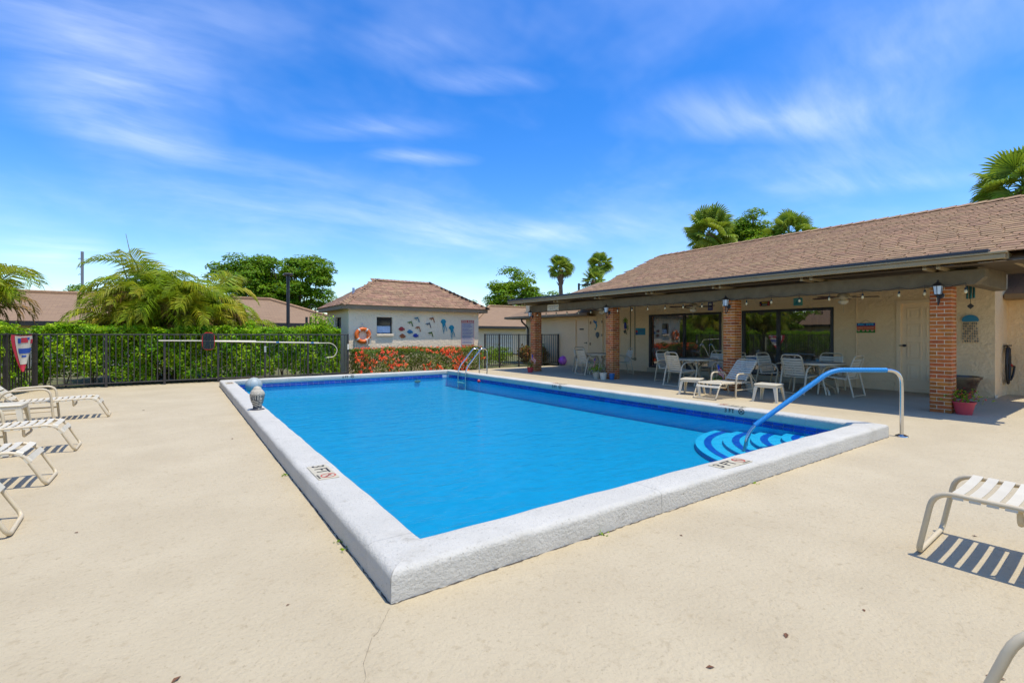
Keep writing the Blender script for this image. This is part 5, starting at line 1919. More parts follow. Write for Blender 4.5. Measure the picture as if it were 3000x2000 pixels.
# ================================================================== STATUE, BALLS, FLOATS
st = thing('head_statue', 'weathered white stone head statue with dark lines on the left coping', 'statue', (1.02, 8.54, CH), R(-62))
NU, NV = 72, 90
vs, cols = [], []
for j in range(NV + 1):
    v = j / NV
    z = 0.375 * v
    # silhouette: plinth, neck, jaw, cheek, hair, bun
    prof = np.interp(v, [0, 0.04, 0.05, 0.14, 0.22, 0.34, 0.48, 0.60, 0.68, 0.78, 0.86, 0.92, 0.97, 1.0],
                     [0.078, 0.078, 0.066, 0.064, 0.072, 0.088, 0.102, 0.108, 0.106, 0.090, 0.066, 0.056, 0.036, 0.0])
    for i in range(NU):
        a = 2 * PI * i / NU - PI
        # front is a = 0
        r = prof * (1 + 0.06 * math.cos(2 * a))
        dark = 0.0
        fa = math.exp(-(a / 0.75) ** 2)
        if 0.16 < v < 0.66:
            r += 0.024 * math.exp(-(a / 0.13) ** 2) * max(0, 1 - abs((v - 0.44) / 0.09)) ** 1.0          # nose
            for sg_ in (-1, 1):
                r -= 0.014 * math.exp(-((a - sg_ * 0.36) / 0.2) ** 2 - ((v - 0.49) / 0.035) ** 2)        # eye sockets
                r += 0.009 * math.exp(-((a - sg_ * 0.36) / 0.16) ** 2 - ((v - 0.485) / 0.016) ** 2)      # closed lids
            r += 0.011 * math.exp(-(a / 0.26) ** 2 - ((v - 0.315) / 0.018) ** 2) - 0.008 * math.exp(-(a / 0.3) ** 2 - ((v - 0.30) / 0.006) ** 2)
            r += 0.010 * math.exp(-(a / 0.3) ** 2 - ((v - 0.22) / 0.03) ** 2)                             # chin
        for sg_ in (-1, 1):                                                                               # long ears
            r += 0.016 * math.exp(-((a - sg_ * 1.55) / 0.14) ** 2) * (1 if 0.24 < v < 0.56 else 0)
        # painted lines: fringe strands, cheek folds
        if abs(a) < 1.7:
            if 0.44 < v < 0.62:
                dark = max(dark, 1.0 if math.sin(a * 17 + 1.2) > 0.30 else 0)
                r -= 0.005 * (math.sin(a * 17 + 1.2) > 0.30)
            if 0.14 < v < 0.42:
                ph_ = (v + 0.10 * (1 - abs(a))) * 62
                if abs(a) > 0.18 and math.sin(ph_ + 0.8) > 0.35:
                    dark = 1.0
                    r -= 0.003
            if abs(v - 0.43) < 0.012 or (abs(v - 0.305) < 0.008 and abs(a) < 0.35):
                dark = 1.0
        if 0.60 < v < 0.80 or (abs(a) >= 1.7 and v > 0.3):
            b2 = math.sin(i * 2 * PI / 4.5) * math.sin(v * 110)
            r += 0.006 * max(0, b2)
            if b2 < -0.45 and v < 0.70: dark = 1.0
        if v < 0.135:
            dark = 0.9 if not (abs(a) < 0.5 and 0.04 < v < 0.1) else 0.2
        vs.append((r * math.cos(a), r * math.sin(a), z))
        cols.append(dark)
mb = MB()
mb.v = vs
for j in range(NV):
    for i in range(NU):
        mb.f.append((j * NU + i, j * NU + (i + 1) % NU, (j + 1) * NU + (i + 1) % NU, (j + 1) * NU + i))
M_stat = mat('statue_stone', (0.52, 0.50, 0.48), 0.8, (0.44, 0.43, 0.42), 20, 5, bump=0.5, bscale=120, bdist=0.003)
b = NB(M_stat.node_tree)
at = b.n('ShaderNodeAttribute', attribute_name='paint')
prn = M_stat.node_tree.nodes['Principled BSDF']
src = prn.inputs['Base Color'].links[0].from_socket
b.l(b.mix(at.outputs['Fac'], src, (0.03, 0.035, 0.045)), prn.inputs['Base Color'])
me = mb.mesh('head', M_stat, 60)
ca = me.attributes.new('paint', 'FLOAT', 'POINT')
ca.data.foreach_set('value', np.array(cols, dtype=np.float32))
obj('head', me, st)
part('plinth', MB().lathe([(0, 0), (0.105, 0), (0.105, 0.008), (0.08, 0.014), (0, 0.014)], 24), M_flash, st)

t = thing('floating_ball', 'large grey-green ball floating in the far left pool corner', 'ball', (1.56, 13.72, 0.075))
part('ball', MB().lathe([(0.195 * math.sin(a), -0.195 * math.cos(a)) for a in np.linspace(0, PI, 21)], 32), M_ball, t, smooth=80)
mb = MB()
for k in range(6):
    a = 2 * PI * k / 6
    mb.tube([(0.1955 * math.sin(b2) * math.cos(a), 0.1955 * math.sin(b2) * math.sin(a), -0.1955 * math.cos(b2)) for b2 in np.linspace(0.1, PI - 0.1, 16)], 0.0022, 4)
part('seam', mb, M_gutter, t)
part('valve', MB().lathe([(0, 0.2), (0.014, 0.2), (0.016, 0.192)], 10), M_white, t)
t = thing('float_marker', 'small red float at the pool wall right of the ladder', 'float', (7.30, 12.15, -0.02))
part('float', MB().lathe([(0, -0.05), (0.035, -0.035), (0.05, 0), (0.035, 0.035), (0, 0.05)], 14), M_red, t, smooth=60)
part('cap', MB().lathe([(0.018, 0.04), (0.018, 0.06), (0, 0.06)], 10), M_white, t)
t = thing('beach_ball', 'purple and pink beach ball by the black fence', 'ball', (14.25, 16.33, 0.205))
part('ball', MB().lathe([(0.205 * math.sin(a), -0.205 * math.cos(a)) for a in np.linspace(0, PI, 17)], 28), M_purple, t, smooth=80)
M_pinkball = mat('pink_vinyl', (0.65, 0.25, 0.62), 0.2, coat=0.4)
mb = MB()
for k in range(3):
    a0 = 2 * PI * k / 3
    vs = []
    nn = 14
    for b2 in np.linspace(0.15, PI - 0.15, nn):
        for a in (a0, a0 + 0.35, a0 + 0.7):
            vs.append((0.2065 * math.sin(b2) * math.cos(a), 0.2065 * math.sin(b2) * math.sin(a), -0.2065 * math.cos(b2)))
    mb.add(vs, [(3 * j + i, 3 * j + i + 1, 3 * j + i + 4, 3 * j + i + 3) for j in range(nn - 1) for i in range(2)])
part('stripe', mb, M_pinkball, t, (0, 0, 0), (0.5, 0.2, 0), smooth=80)
t = thing('clear_ball', 'clear pale beach ball half hidden behind the purple one', 'ball', (14.53, 16.38, 0.20))
part('ball', MB().lathe([(0.19 * math.sin(a), -0.19 * math.cos(a)) for a in np.linspace(0, PI, 17)], 28), mat('clear_vinyl', (0.30, 0.28, 0.28), 0.15, coat=0.5), t, smooth=80)
part('valve', MB().lathe([(0, 0.2), (0.012, 0.2), (0.014, 0.186)], 8), M_white, t)

# ================================================================== FURNITURE
def strap_mesh(name, L, wd=0.046, sag=0.010, n=6, th=0.004, tube=0.016):
    """vinyl strap lying across two tubes, along local y, hooked round them at the ends"""
    ys = [-L / 2 - tube, -L / 2 - tube * 0.6] + list(np.linspace(-L / 2 + tube * 0.3, L / 2 - tube * 0.3, n)) + [L / 2 + tube * 0.6, L / 2 + tube]
    zs = []
    for y in ys:
        a = abs(y)
        if a > L / 2 + tube * 0.9: zs.append(-tube * 1.1)
        elif a > L / 2: zs.append(tube * 0.5)
        else: zs.append(tube + th * 0.5 - sag * (1 - (2 * y / L) ** 2))
    vs = []
    for y, z in zip(ys, zs):
        vs += [(-wd / 2, y, z), (wd / 2, y, z), (wd / 2, y, z - th), (-wd / 2, y, z - th)]
    fs = []
    for i in range(len(ys) - 1):
        o_ = 4 * i
        fs += [(o_, o_ + 1, o_ + 5, o_ + 4), (o_ + 1, o_ + 2, o_ + 6, o_ + 5), (o_ + 2, o_ + 3, o_ + 7, o_ + 6), (o_ + 3, o_, o_ + 4, o_ + 7)]
    mb_ = MB().add(vs, fs)
    me_ = mb_.mesh(name, M_strap)
    bm_fix(me_)
    return me_


def make_chair():
    t_ = thing('patio_chair', 'chair', 'chair', (0, 0, 0), 0, 'strap chairs round the patio tables')
    hw_ = 0.285
    for s_ in (-1, 1):
        y = s_ * hw_
        path = arc_pts([(-0.33, y, 0.012), (-0.19, y, 0.64), (0.20, y, 0.655), (0.30, y, 0.50), (0.20, y, 0.012)], [0, 0.16, 0.12, 0.12, 0], 5)
        part('arm_frame', MB().tube(path, 0.017, 8, sx=1.35), M_frame, t_, smooth=60)
    part('rear_bar', MB().tube([(-0.325, -hw_, 0.035), (-0.325, hw_, 0.035)], 0.012, 8), M_frame, t_, smooth=60)
    sw_ = 0.245
    seat_p = arc_pts([(-0.20, -sw_, 0.395), (0.24, -sw_, 0.435), (0.285, -sw_, 0.39), (0.285, sw_, 0.39), (0.24, sw_, 0.435), (-0.20, sw_, 0.395)], [0, 0.05, 0.04, 0.04, 0.05, 0], 4)
    part('seat_frame', MB().tube(seat_p, 0.014, 8), M_frame, t_, smooth=60)
    back_p = arc_pts([(-0.17, -sw_ + 0.01, 0.40), (-0.335, -sw_ + 0.01, 0.90), (-0.335, sw_ - 0.01, 0.90), (-0.17, sw_ - 0.01, 0.40)], [0, 0.10, 0.10, 0], 6)
    part('back_frame', MB().tube(back_p, 0.014, 8), M_frame, t_, smooth=60)
    part('cross_tube', MB().tube([(-0.20, -hw_, 0.395), (-0.20, hw_, 0.395)], 0.012, 8), M_frame, t_, smooth=60)
    part('cross_tube', MB().tube([(0.235, -hw_, 0.36), (0.235, hw_, 0.36)], 0.011, 8), M_frame, t_, smooth=60)
    sm = strap_mesh('strap', 2 * sw_, tube=0.014)
    for k in range(7):
        obj('strap', sm, t_, (-0.15 + k * 0.063, 0, 0.399 + k * 0.0057), (0, R(-5), 0))
    for k in range(7):
        f_ = 0.10 + k * 0.115
        obj('strap', sm, t_, (-0.17 - 0.165 * f_, 0, 0.40 + 0.5 * f_), (0, R(72), 0))
    return t_


def make_table():
    t_ = thing('patio_table', 'table', 'table', (0, 0, 0), 0, 'round patio tables')
    part('tabletop', MB().lathe([(0.0, 0.705), (0.55, 0.705), (0.555, 0.71), (0.55, 0.716), (0.0, 0.716)], 48), M_pebble, t_, smooth=30)
    part('rim', MB().lathe([(0.54, 0.675), (0.565, 0.675), (0.568, 0.70), (0.562, 0.718), (0.551, 0.718), (0.551, 0.70), (0.54, 0.70)], 48), M_frame, t_, smooth=40)
    for k in range(4):
        a = PI / 4 + k * PI / 2
        d_ = Vector((math.cos(a), math.sin(a), 0))
        path = arc_pts([d_ * 0.42 + Vector((0, 0, 0.68)), d_ * 0.12 + Vector((0, 0, 0.50)), d_ * 0.09 + Vector((0, 0, 0.28)), d_ * 0.40 + Vector((0, 0, 0.10)), d_ * 0.42 + Vector((0, 0, 0.005))], 0.16, 6)
        part('leg', MB().tube(path, 0.018, 8, sx=1.5), M_frame, t_, smooth=60)
    part('leg_ring', MB().tube([(0.11 * math.cos(2 * PI * j / 20), 0.11 * math.sin(2 * PI * j / 20), 0.40) for j in range(20)], 0.010, 6, closed=True), M_frame, t_, smooth=60)
    return t_


TABLES = [((12.15, 4.98), 10, 'round grey-topped patio table nearest the panelled door, partly behind the blue handrail'), ((11.50, 7.72), 40, 'round grey-topped patio table in front of the left sliding door'),
          ((11.95, 11.72), 25, 'round grey-topped patio table farthest off, half behind the third column')]
tb0 = None
for i, (p, a, lab) in enumerate(TABLES):
    o = make_table() if i == 0 else copy_tree(tb0)
    tb0 = tb0 or o
    o.location = (*p, 0)
    o.rotation_euler = (0, 0, R(a))
    o['label'] = lab
CH_ = [  # x, y, heading (deg, direction the chair faces), label
    ((11.75, 5.18), -8, 'white strap chair with its back to the pool at the table nearest the panelled door'),
    ((12.20, 5.98), -98, 'white strap chair on the left side of the table nearest the panelled door'),
    ((12.98, 5.10), 185, 'white strap chair by the glass behind the table nearest the panelled door'),
    ((12.10, 4.45), 88, 'white strap chair seen side on, nearest the panelled door'),
    ((10.83, 7.72), -12, 'white strap chair with its back to the pool at the middle table'),
    ((11.62, 8.62), -100, 'white strap chair on the left side of the middle table'),
    ((12.42, 7.80), 178, 'white strap chair by the glass behind the middle table'),
    ((11.75, 6.92), 88, 'white strap chair on the right side of the middle table, left of the second column'),
    ((11.42, 11.80), -8, 'white strap chair with its back to the pool at the farthest table'),
    ((12.15, 12.72), -95, 'strap chair behind the farthest table, before the far door'),
    ((12.55, 11.30), 150, 'white strap chair on the right of the farthest table, behind the third column'),
]
c0 = None
for i, (p, a, lab) in enumerate(CH_):
    o = make_chair() if i == 0 else copy_tree(c0)
    c0 = c0 or o
    o.location = (*p, 0)
    o.rotation_euler = (0, 0, R(a))
    o['label'] = lab

def make_lounger(wd=0.52, zr=0.335, back=48, L=1.78, bend=-0.17, slope_straps=True):
    """foot end at x=0, head towards -x"""
    t_ = thing('sun_lounger', 'lounger', 'sun lounger', (0, 0, 0), 0, 'white strap sun loungers')
    h = wd / 2
    hinge = -1.12
    # main frame: rails curving down to a floor bar at the foot end
    path = [(hinge - 0.28, -h, zr - 0.03), (hinge, -h, zr - 0.02), (bend, -h, zr), (-0.012, -h, 0.018), (-0.012, h, 0.018), (bend, h, zr), (hinge, h, zr - 0.02), (hinge - 0.28, h, zr - 0.03)]
    part('main_frame', MB().tube(arc_pts(path, [0, 0.1, 0.10, 0.055, 0.055, 0.10, 0.1, 0], 6), 0.0155, 8), M_frame, t_, smooth=60)
    part('brace', MB().tube(arc_pts([(-0.44, -h + 0.03, zr), (-0.44, -h + 0.04, zr - 0.11), (-0.44, h - 0.04, zr - 0.11), (-0.44, h - 0.03, zr)], 0.045), 0.0135, 8), M_frame, t_, smooth=60)
    ca, sa = math.cos(R(back)), math.sin(R(back))
    bl = L + hinge + 0.02
    bp = [(hinge, -h + 0.035, zr), (hinge - bl * ca, -h + 0.035, zr + bl * sa), (hinge - bl * ca, h - 0.035, zr + bl * sa), (hinge, h - 0.035, zr)]
    part('back_frame', MB().tube(arc_pts(bp, [0, 0.09, 0.09, 0], 6), 0.0145, 8), M_frame, t_, smooth=60)
    mb_ = MB()
    for s_ in (-1, 1):
        mb_.tube([(hinge - 0.30 * ca, s_ * (h - 0.06), zr + 0.30 * sa), (hinge - 0.46, s_ * (h - 0.06), zr - 0.03)], 0.011, 6)
    mb_.tube([(hinge - 0.27, -h, zr - 0.03), (hinge - 0.27, h, zr - 0.03)], 0.013, 8)
    part('back_support', mb_, M_frame, t_, smooth=60)
    for s_ in (-1, 1):
        y = s_ * (h + 0.035)
        ap = [(-0.66, y, 0.012), (-0.70, y, 0.52), (-1.22, y, 0.50), (-1.36, y, 0.012)]
        part('arm_frame', MB().tube(arc_pts(ap, [0, 0.12, 0.12, 0], 6), 0.0165, 8, sx=1.3), M_frame, t_, smooth=60)
        part('cross_rail', MB().tube([(-0.675, y, 0.17), (-1.31, y, 0.17)], 0.012, 8), M_frame, t_, smooth=60)
    sm = strap_mesh('strap', wd, tube=0.0155, wd=0.05)
    sm2 = strap_mesh('strap', wd - 0.07, tube=0.0145, wd=0.05)
    x = hinge + 0.05
    while x < bend - 0.06:
        obj('strap', sm, t_, (x, 0, zr - 0.02 + 0.02 * (x - hinge) / (bend - hinge)))
        x += 0.073
    for (xx, zz, a) in () if not slope_straps else ((bend - 0.01, zr - 0.012, 22), (bend + 0.045, zr - 0.075, 55)):
        obj('strap', sm, t_, (xx, 0, zz), (0, R(a), 0))
    k = 0.06
    while k < bl - 0.06:
        obj('strap', sm2, t_, (hinge - k * ca, 0, zr + k * sa), (0, R(back), 0))
        k += 0.068
    return t_


lg = make_lounger(0.46, 0.33, 47)
LG = [((-0.955, 10.46), 2, 'white strap sun lounger farthest back on the left, with its arms showing'),
      ((-0.985, 7.66), 1, 'white strap sun lounger second from the back on the left'),
      ((-0.965, 6.10), 0, 'white strap sun lounger third from the back on the left'),
      ((-0.93, 4.74), 3, 'white strap sun lounger nearest the camera on the left'),
      ((-1.15, 2.9), 2, None)]
for i, (p, a, lab) in enumerate(LG):
    if lab is None: continue
    o = lg if i == 0 else copy_tree(lg)
    o.location = (*p, 0)
    o.rotation_euler = (0, 0, R(a))
    o['label'] = lab
o = make_lounger(0.58, 0.41, 47, bend=-0.085, slope_straps=False)
o.location = (4.02, 0.985, 0)
o.rotation_euler = (0, 0, R(92))
o['label'] = 'white strap sun lounger foot end at the right edge with striped shadow'
o = make_lounger(0.50, 0.40, 47, bend=-0.16, slope_straps=False)
o.location = (1.945, 0.303, 0)
o.rotation_euler = (0, 0, R(125))
o['label'] = 'cream lounger frame leg cut by the bottom right corner'
o = make_lounger(0.53, 0.335, 42)
o.location = (9.07, 5.89, 0)
o.rotation_euler = (0, 0, R(178))
o['label'] = 'white strap sun lounger with raised back beside the second column'


def make_stool():
    t_ = thing('side_table', 'stool', 'side table', (0, 0, 0), 0, 'small white plastic side tables')
    hs_ = 0.215
    mb_ = MB().box(-hs_, -hs_, 0.335, hs_, hs_, 0.365, 0.012)
    part('tabletop', mb_, M_plastic, t_)
    part('apron', MB().box(-hs_ + 0.01, -hs_ + 0.01, 0.29, hs_ - 0.01, hs_ - 0.01, 0.336, 0.006), M_plastic, t_)
    for sx_ in (-1, 1):
        for sy_ in (-1, 1):
            def corner(o0, z):
                return [(sx_ * (o0 - 0.065), sy_ * o0, z), (sx_ * o0, sy_ * o0, z), (sx_ * o0, sy_ * (o0 - 0.065), z), (sx_ * (o0 - 0.02), sy_ * (o0 - 0.065), z), (sx_ * (o0 - 0.02), sy_ * (o0 - 0.02), z), (sx_ * (o0 - 0.065), sy_ * (o0 - 0.02), z)]
            top = corner(hs_ - 0.004, 0.292)
            bot = [(x * 1.0 + sx_ * 0.03, y * 1.0 + sy_ * 0.03, 0.0) for x, y, z in corner(hs_ - 0.004, 0)]
            bot = [((x - sx_ * 0.245) * 0.62 + sx_ * 0.245, (y - sy_ * 0.245) * 0.62 + sy_ * 0.245, z) for x, y, z in bot]
            m2 = MB().add(top + bot, [(0, 1, 2, 3, 4, 5), (6, 7, 8, 9, 10, 11)] + [(i, (i + 1) % 6, 6 + (i + 1) % 6, 6 + i) for i in range(6)])
            me_ = m2.mesh('leg', M_plastic)
            bm_fix(me_)
            obj('leg', me_, t_)
    return t_


s0 = make_stool()
s0.location = (9.86, 4.94, 0)
s0.rotation_euler = (0, 0, R(8))
s0['label'] = 'small white plastic side table right of the chaise'
o = copy_tree(s0)
o.location = (9.62, 6.55, 0)
o.rotation_euler = (0, 0, R(20))
o['label'] = 'small white plastic side table behind the foot of the chaise'
o = copy_tree(s0)
o.location = (-2.05, 9.75, 0)
o.rotation_euler = (0, 0, R(0))
o['label'] = 'small white plastic side table between the left loungers'


# ---- pots, plants, flags
def pot(name, label, loc, r0, r1, h, m, group=None, rim=True, sc=0.62):
    t_ = thing(name, label, 'pot', loc, 0, group)
    t_.scale = (sc, sc, sc)
    prof = [(0, 0), (r0, 0), (r1 * 0.96, h * 0.88)]
    if rim:
        prof += [(r1 * 1.04, h * 0.885), (r1 * 1.06, h), (r1 * 0.93, h)]
    else:
        prof += [(r1, h), (r1 * 0.93, h)]
    prof += [(r1 * 0.90, h * 0.9), (0, h * 0.88)]
    part('pot', MB().lathe(prof, 28), m, t_, smooth=40)
    part('soil', MB().lathe([(r1 * 0.89, h * 0.905), (0, h * 0.91)], 20), M_dirt, t_)
    return t_


def tuft(parent, z, n, rad, hh, m, size, name='leaves'):
    Pn = rng.normal(0, 1, (n, 3)) * np.array([rad, rad, hh]) * 0.5 + np.array([0, 0, z + hh * 0.8])
    Pn[:, 2] = np.maximum(Pn[:, 2], z)
    Nn = Pn - np.array([0, 0, z])
    V, F = leaves_np(Pn, Nn / (np.linalg.norm(Nn, axis=1)[:, None] + 1e-6), size, 0.5, 0.3, 0.7)
    return obj(name, np_mesh(name, V, F, m), parent)


def flag(loc, label, lean, rz):
    t_ = thing('small_flag', label, 'flag', (loc[0], loc[1], loc[2] * 0.62), rz, 'small American flags in the flower pots')
    t_.scale = (0.72, 0.72, 0.72)
    top = Vector((0.06 * lean, 0, 0.62))
    part('stick', MB().tube([(0, 0, -0.1), top], 0.005, 6), M_frame, t_)
    nu, nv = 13, 8
    L_, H_ = 0.42, 0.26
    def fp(u, v, off=0.0):
        # cloth hangs from the hoist and droops down beside the stick
        base = top * (1 - 0.42 * v)
        x = 0.20 * u
        return (base.x + x + 0.02 * math.sin(u * 8 + v * 2), 0.025 * math.sin(u * 9 + v * 3) - off, base.z - 0.30 * u ** 1.1 - 0.02 * math.sin(u * 7))
    def patch(u0, u1, v0, v1, off, a, b2):
        mb_ = MB()
        vs_ = [fp(u0 + (u1 - u0) * i / a, v0 + (v1 - v0) * j / b2, off) for j in range(b2 + 1) for i in range(a + 1)]
        mb_.add(vs_, [(j * (a + 1) + i, j * (a + 1) + i + 1, (j + 1) * (a + 1) + i + 1, (j + 1) * (a + 1) + i) for j in range(b2) for i in range(a)])
        return mb_
    for k in range(7):
        part('stripe', patch(0, 1, k / 7, (k + 1) / 7, 0, 12, 1), M_flagred if k % 2 == 0 else M_foam_w, t_)
    for sgn in (-1, 1):
        part('canton', patch(0, 0.42, 0, 4 / 7, 0.003 * sgn, 6, 3), M_flagblue, t_)


p1 = pot('flower_pot', 'coral red flower pot with flag beside the farthest column', (10.46, 13.78, 0), 0.13, 0.19, 0.30, M_pot, 'red flower pots')
tuft(p1, 0.30, 160, 0.28, 0.22, M_ixora, 0.075)
flag((10.46, 13.78, 0.36), 'small flag in the coral pot by the farthest column', 1.2, R(-50))
p2 = pot('flower_pot', 'grey-white painted planter with flag at the third column', (10.66, 10.62, 0), 0.15, 0.22, 0.34, M_potw, 'white flower pots')
tuft(p2, 0.33, 180, 0.34, 0.22, M_leafB, 0.09)
flag((10.64, 10.68, 0.40), 'small flag in the grey-white planter by the third column', -0.4, R(-150))
p3 = pot('flower_pot', 'plain white pot in front of the third column', (10.60, 10.28, 0), 0.13, 0.185, 0.33, M_white, 'white flower pots')
tuft(p3, 0.32, 60, 0.18, 0.10, M_croton, 0.05)
p4 = pot('flower_pot', 'blue glazed pot beside the plain white pot', (10.74, 10.06, 0), 0.10, 0.14, 0.30, M_blue, 'white flower pots')
p5 = pot('flower_pot', 'grey-white pot half hidden behind the chaise', (11.18, 6.02, 0), 0.13, 0.19, 0.29, M_potw, 'white flower pots')
flag((10.72, 6.62, 0.34), 'small flag standing behind the chaise by the second column', 0.3, R(-55))
p6 = pot('flower_pot', 'white pot holding the flag behind the chaise arm', (10.72, 6.62, 0), 0.13, 0.19, 0.30, M_potw, 'white flower pots')
tuft(p6, 0.30, 120, 0.25, 0.14, M_leafB, 0.07)
p7 = pot('flower_pot', 'coral red pot with red flowers at the nearest column', (10.98, 2.22, 0), 0.125, 0.185, 0.265, M_pot, 'red flower pots', sc=0.82)
tuft(p7, 0.26, 150, 0.26, 0.15, M_leafB, 0.06)
tuft(p7, 0.29, 60, 0.24, 0.15, mat('red_petal', (0.42, 0.015, 0.015), 0.6), 0.05, 'flowers')
p8 = thing('large_pot', 'large brown glazed planter with dark red drips behind the nearest column', 'pot', (13.78, 2.86, 0))
part('pot', MB().lathe([(0, 0), (0.20, 0), (0.33, 0.40), (0.36, 0.42), (0.37, 0.47), (0.33, 0.47), (0.32, 0.42), (0, 0.40)], 36), M_potb, p8, smooth=40)
part('soil', MB().lathe([(0.32, 0.425), (0, 0.43)], 24), M_dirt, p8)

# ================================================================== HEDGES
def hedge(name, label, x0, x1, y0, y1, ztop, m, n_m2, leaf, zbot=0.12, bumps=0.07, gaps=(), rz=0, loc=None):
    """clipped hedge as a volume of leaves with woody stems below; x0..x1 local run, y0..y1 depth"""
    t_ = thing(name, label, 'hedge', loc or (0, 0, 0), rz)
    Lx, Ly, Lz = x1 - x0, y1 - y0, ztop - zbot
    def top(x):
        return ztop + bumps * (np.sin(x * 2.1) * 0.5 + np.sin(x * 5.3 + 1.0) * 0.35 + np.sin(x * 11.7 + 0.4) * 0.3)
    Ps, Ns = [], []
    nf = int(Lx * Lz * n_m2)
    for sgn, yy in ((-1, y0), (1, y1)):
        k = nf if sgn < 0 else nf // 3
        X = rng.uniform(x0, x1, k)
        Z = zbot + rng.uniform(0, 1, k) * (top(X) - zbot)
        bulge = 0.06 * np.sin(X * 3.3 + Z * 4) + 0.05 * np.sin(X * 7.1 - Z * 6.2) + 0.03 * np.sin(X * 17 + Z * 13)
        Y = yy + sgn * (-np.abs(rng.normal(0, 0.09, k)) + bulge + 0.02)
        keep = np.ones(k, bool)
        for (gx, gw, gz) in gaps:
            edge = gz + 0.10 * np.sin(X * 9 + gx) + 0.06 * np.sin(X * 23)
            keep &= ~((np.abs(X - gx) < gw) & (Z < edge))
        Ps.append(np.stack([X, Y, Z], 1)[keep])
        Ns.append(np.tile([0, sgn * 1.0, 0.65], (k, 1))[keep])
    k = int(Lx * Ly * n_m2 * 1.1)
    X = rng.uniform(x0, x1, k)
    Y = rng.uniform(y0, y1, k)
    Z = top(X) - np.abs(rng.normal(0, 0.07, k)) + 0.06 * np.sin(Y * 6 + X * 4) + 0.06 * (rng.uniform(0, 1, k) > 0.93)
    Ps.append(np.stack([X, Y, Z], 1))
    Ns.append(np.tile([0, -0.25, 1.0], (k, 1)))
    for xe, sx_ in ((x0, -1), (x1, 1)):
        k = int(Ly * Lz * n_m2 * 0.7)
        Y = rng.uniform(y0, y1, k)
        Z = rng.uniform(zbot, ztop, k)
        Ps.append(np.stack([xe - sx_ * np.abs(rng.normal(0, 0.07, k)), Y, Z], 1))
        Ns.append(np.tile([sx_ * 1.0, 0, 0.5], (k, 1)))
    # inner leaves so that the core is never see-through
    k = int(Lx * Ly * Lz * n_m2 * 1.0)
    X = rng.uniform(x0, x1, k)
    Ps.append(np.stack([X, rng.uniform(y0 + 0.1, y1 - 0.1, k), zbot + 0.15 + rng.uniform(0, 1, k) * (top(X) - zbot - 0.2)], 1))
    Ns.append(np.tile([0, -0.3, 1.0], (k, 1)))
    Pn, Nn = np.concatenate(Ps), np.concatenate(Ns)
    V, F = leaves_np(Pn, Nn, leaf, 0.55, 0.3, 0.45)
    o_ = obj('foliage', np_mesh('foliage', V, F, m), t_)
    o_['kind'] = 'stuff'
    # woody stems
    mb_ = MB()
    r2 = random.Random(int(x0 * 7 + y0))
    xx = x0 + 0.2
    while xx < x1 - 0.1:
        yy = r2.uniform(y0 + 0.25, y1 - 0.2)
        b0 = Vector((xx, yy, 0))
        for _ in range(3):
            e = b0 + Vector((r2.uniform(-0.25, 0.25), r2.uniform(-0.2, 0.2), (ztop) * r2.uniform(0.5, 0.8)))
            mb_.tube([b0, (b0 + e) / 2 + Vector((r2.uniform(-0.05, 0.05), 0, 0)), e], [0.016, 0.012, 0.006], 5)
        xx += r2.uniform(0.35, 0.6)
    tag(part('stems', mb_, M_bark, t_), kind='stuff')
    return t_


hedge('green_hedge', 'long clipped green hedge behind the dark metal fence', -3.0, 4.45, 16.42, 17.4, 1.56, M_hedge, 1050, 0.085, 0.10, 0.06,
      gaps=((-2.3, 0.45, 0.40), (-1.7, 0.3, 0.28), (2.7, 0.5, 0.24), (-0.3, 0.25, 0.5)))
hedge('green_hedge', 'clipped green hedge along the left side fence', -1.0, 14.0, -0.45, 0.45, 1.55, M_hedge, 560, 0.085, 0.10, 0.06, rz=R(79.6), loc=(-5.95, 2.3, 0))
fl = hedge('flowering_hedge', 'clipped hedge with orange red blossoms below the pool house wall', 4.78, 9.78, 15.95, 16.72, 0.86, M_ixora, 1500, 0.055, 0.05, 0.035)
k = 520
X = rng.uniform(4.8, 9.8, k)
Z = 0.86 * np.clip(rng.beta(1.3, 1.2, k), 0.03, 1.0)
Cn = np.stack([X, 15.93 - 0.03 * rng.uniform(0, 1, k), Z], 1)
clus = np.sin(X * 2.3 + 1) + np.sin(X * 5.1 + Z * 3) + 0.8 * np.sin(Z * 9 + X * 1.7)
Cn = Cn[clus + rng.normal(0, 0.6, k) > 0.35]
Pn = np.repeat(Cn, 12, 0) + rng.normal(0, 0.026, (len(Cn) * 12, 3))
V, F = leaves_np(Pn, np.tile([0, -1.0, 0.6], (len(Pn), 1)), 0.042, 0.8, 0.1, 0.6)
o = obj('blossoms', np_mesh('blossoms', V, F, M_bloom), fl)
o['kind'] = 'stuff'
k = 110
Cn = np.stack([rng.uniform(4.8, 9.8, k), rng.uniform(15.95, 16.4, k), np.full(k, 0.90)], 1)
Pn = np.repeat(Cn, 9, 0) + rng.normal(0, 0.022, (len(Cn) * 9, 3))
V, F = leaves_np(Pn, np.tile([0, -0.4, 1.0], (len(Pn), 1)), 0.032, 0.8, 0.1, 0.6)
o = obj('blossoms', np_mesh('blossoms', V, F, M_bloom), fl)
o['kind'] = 'stuff'
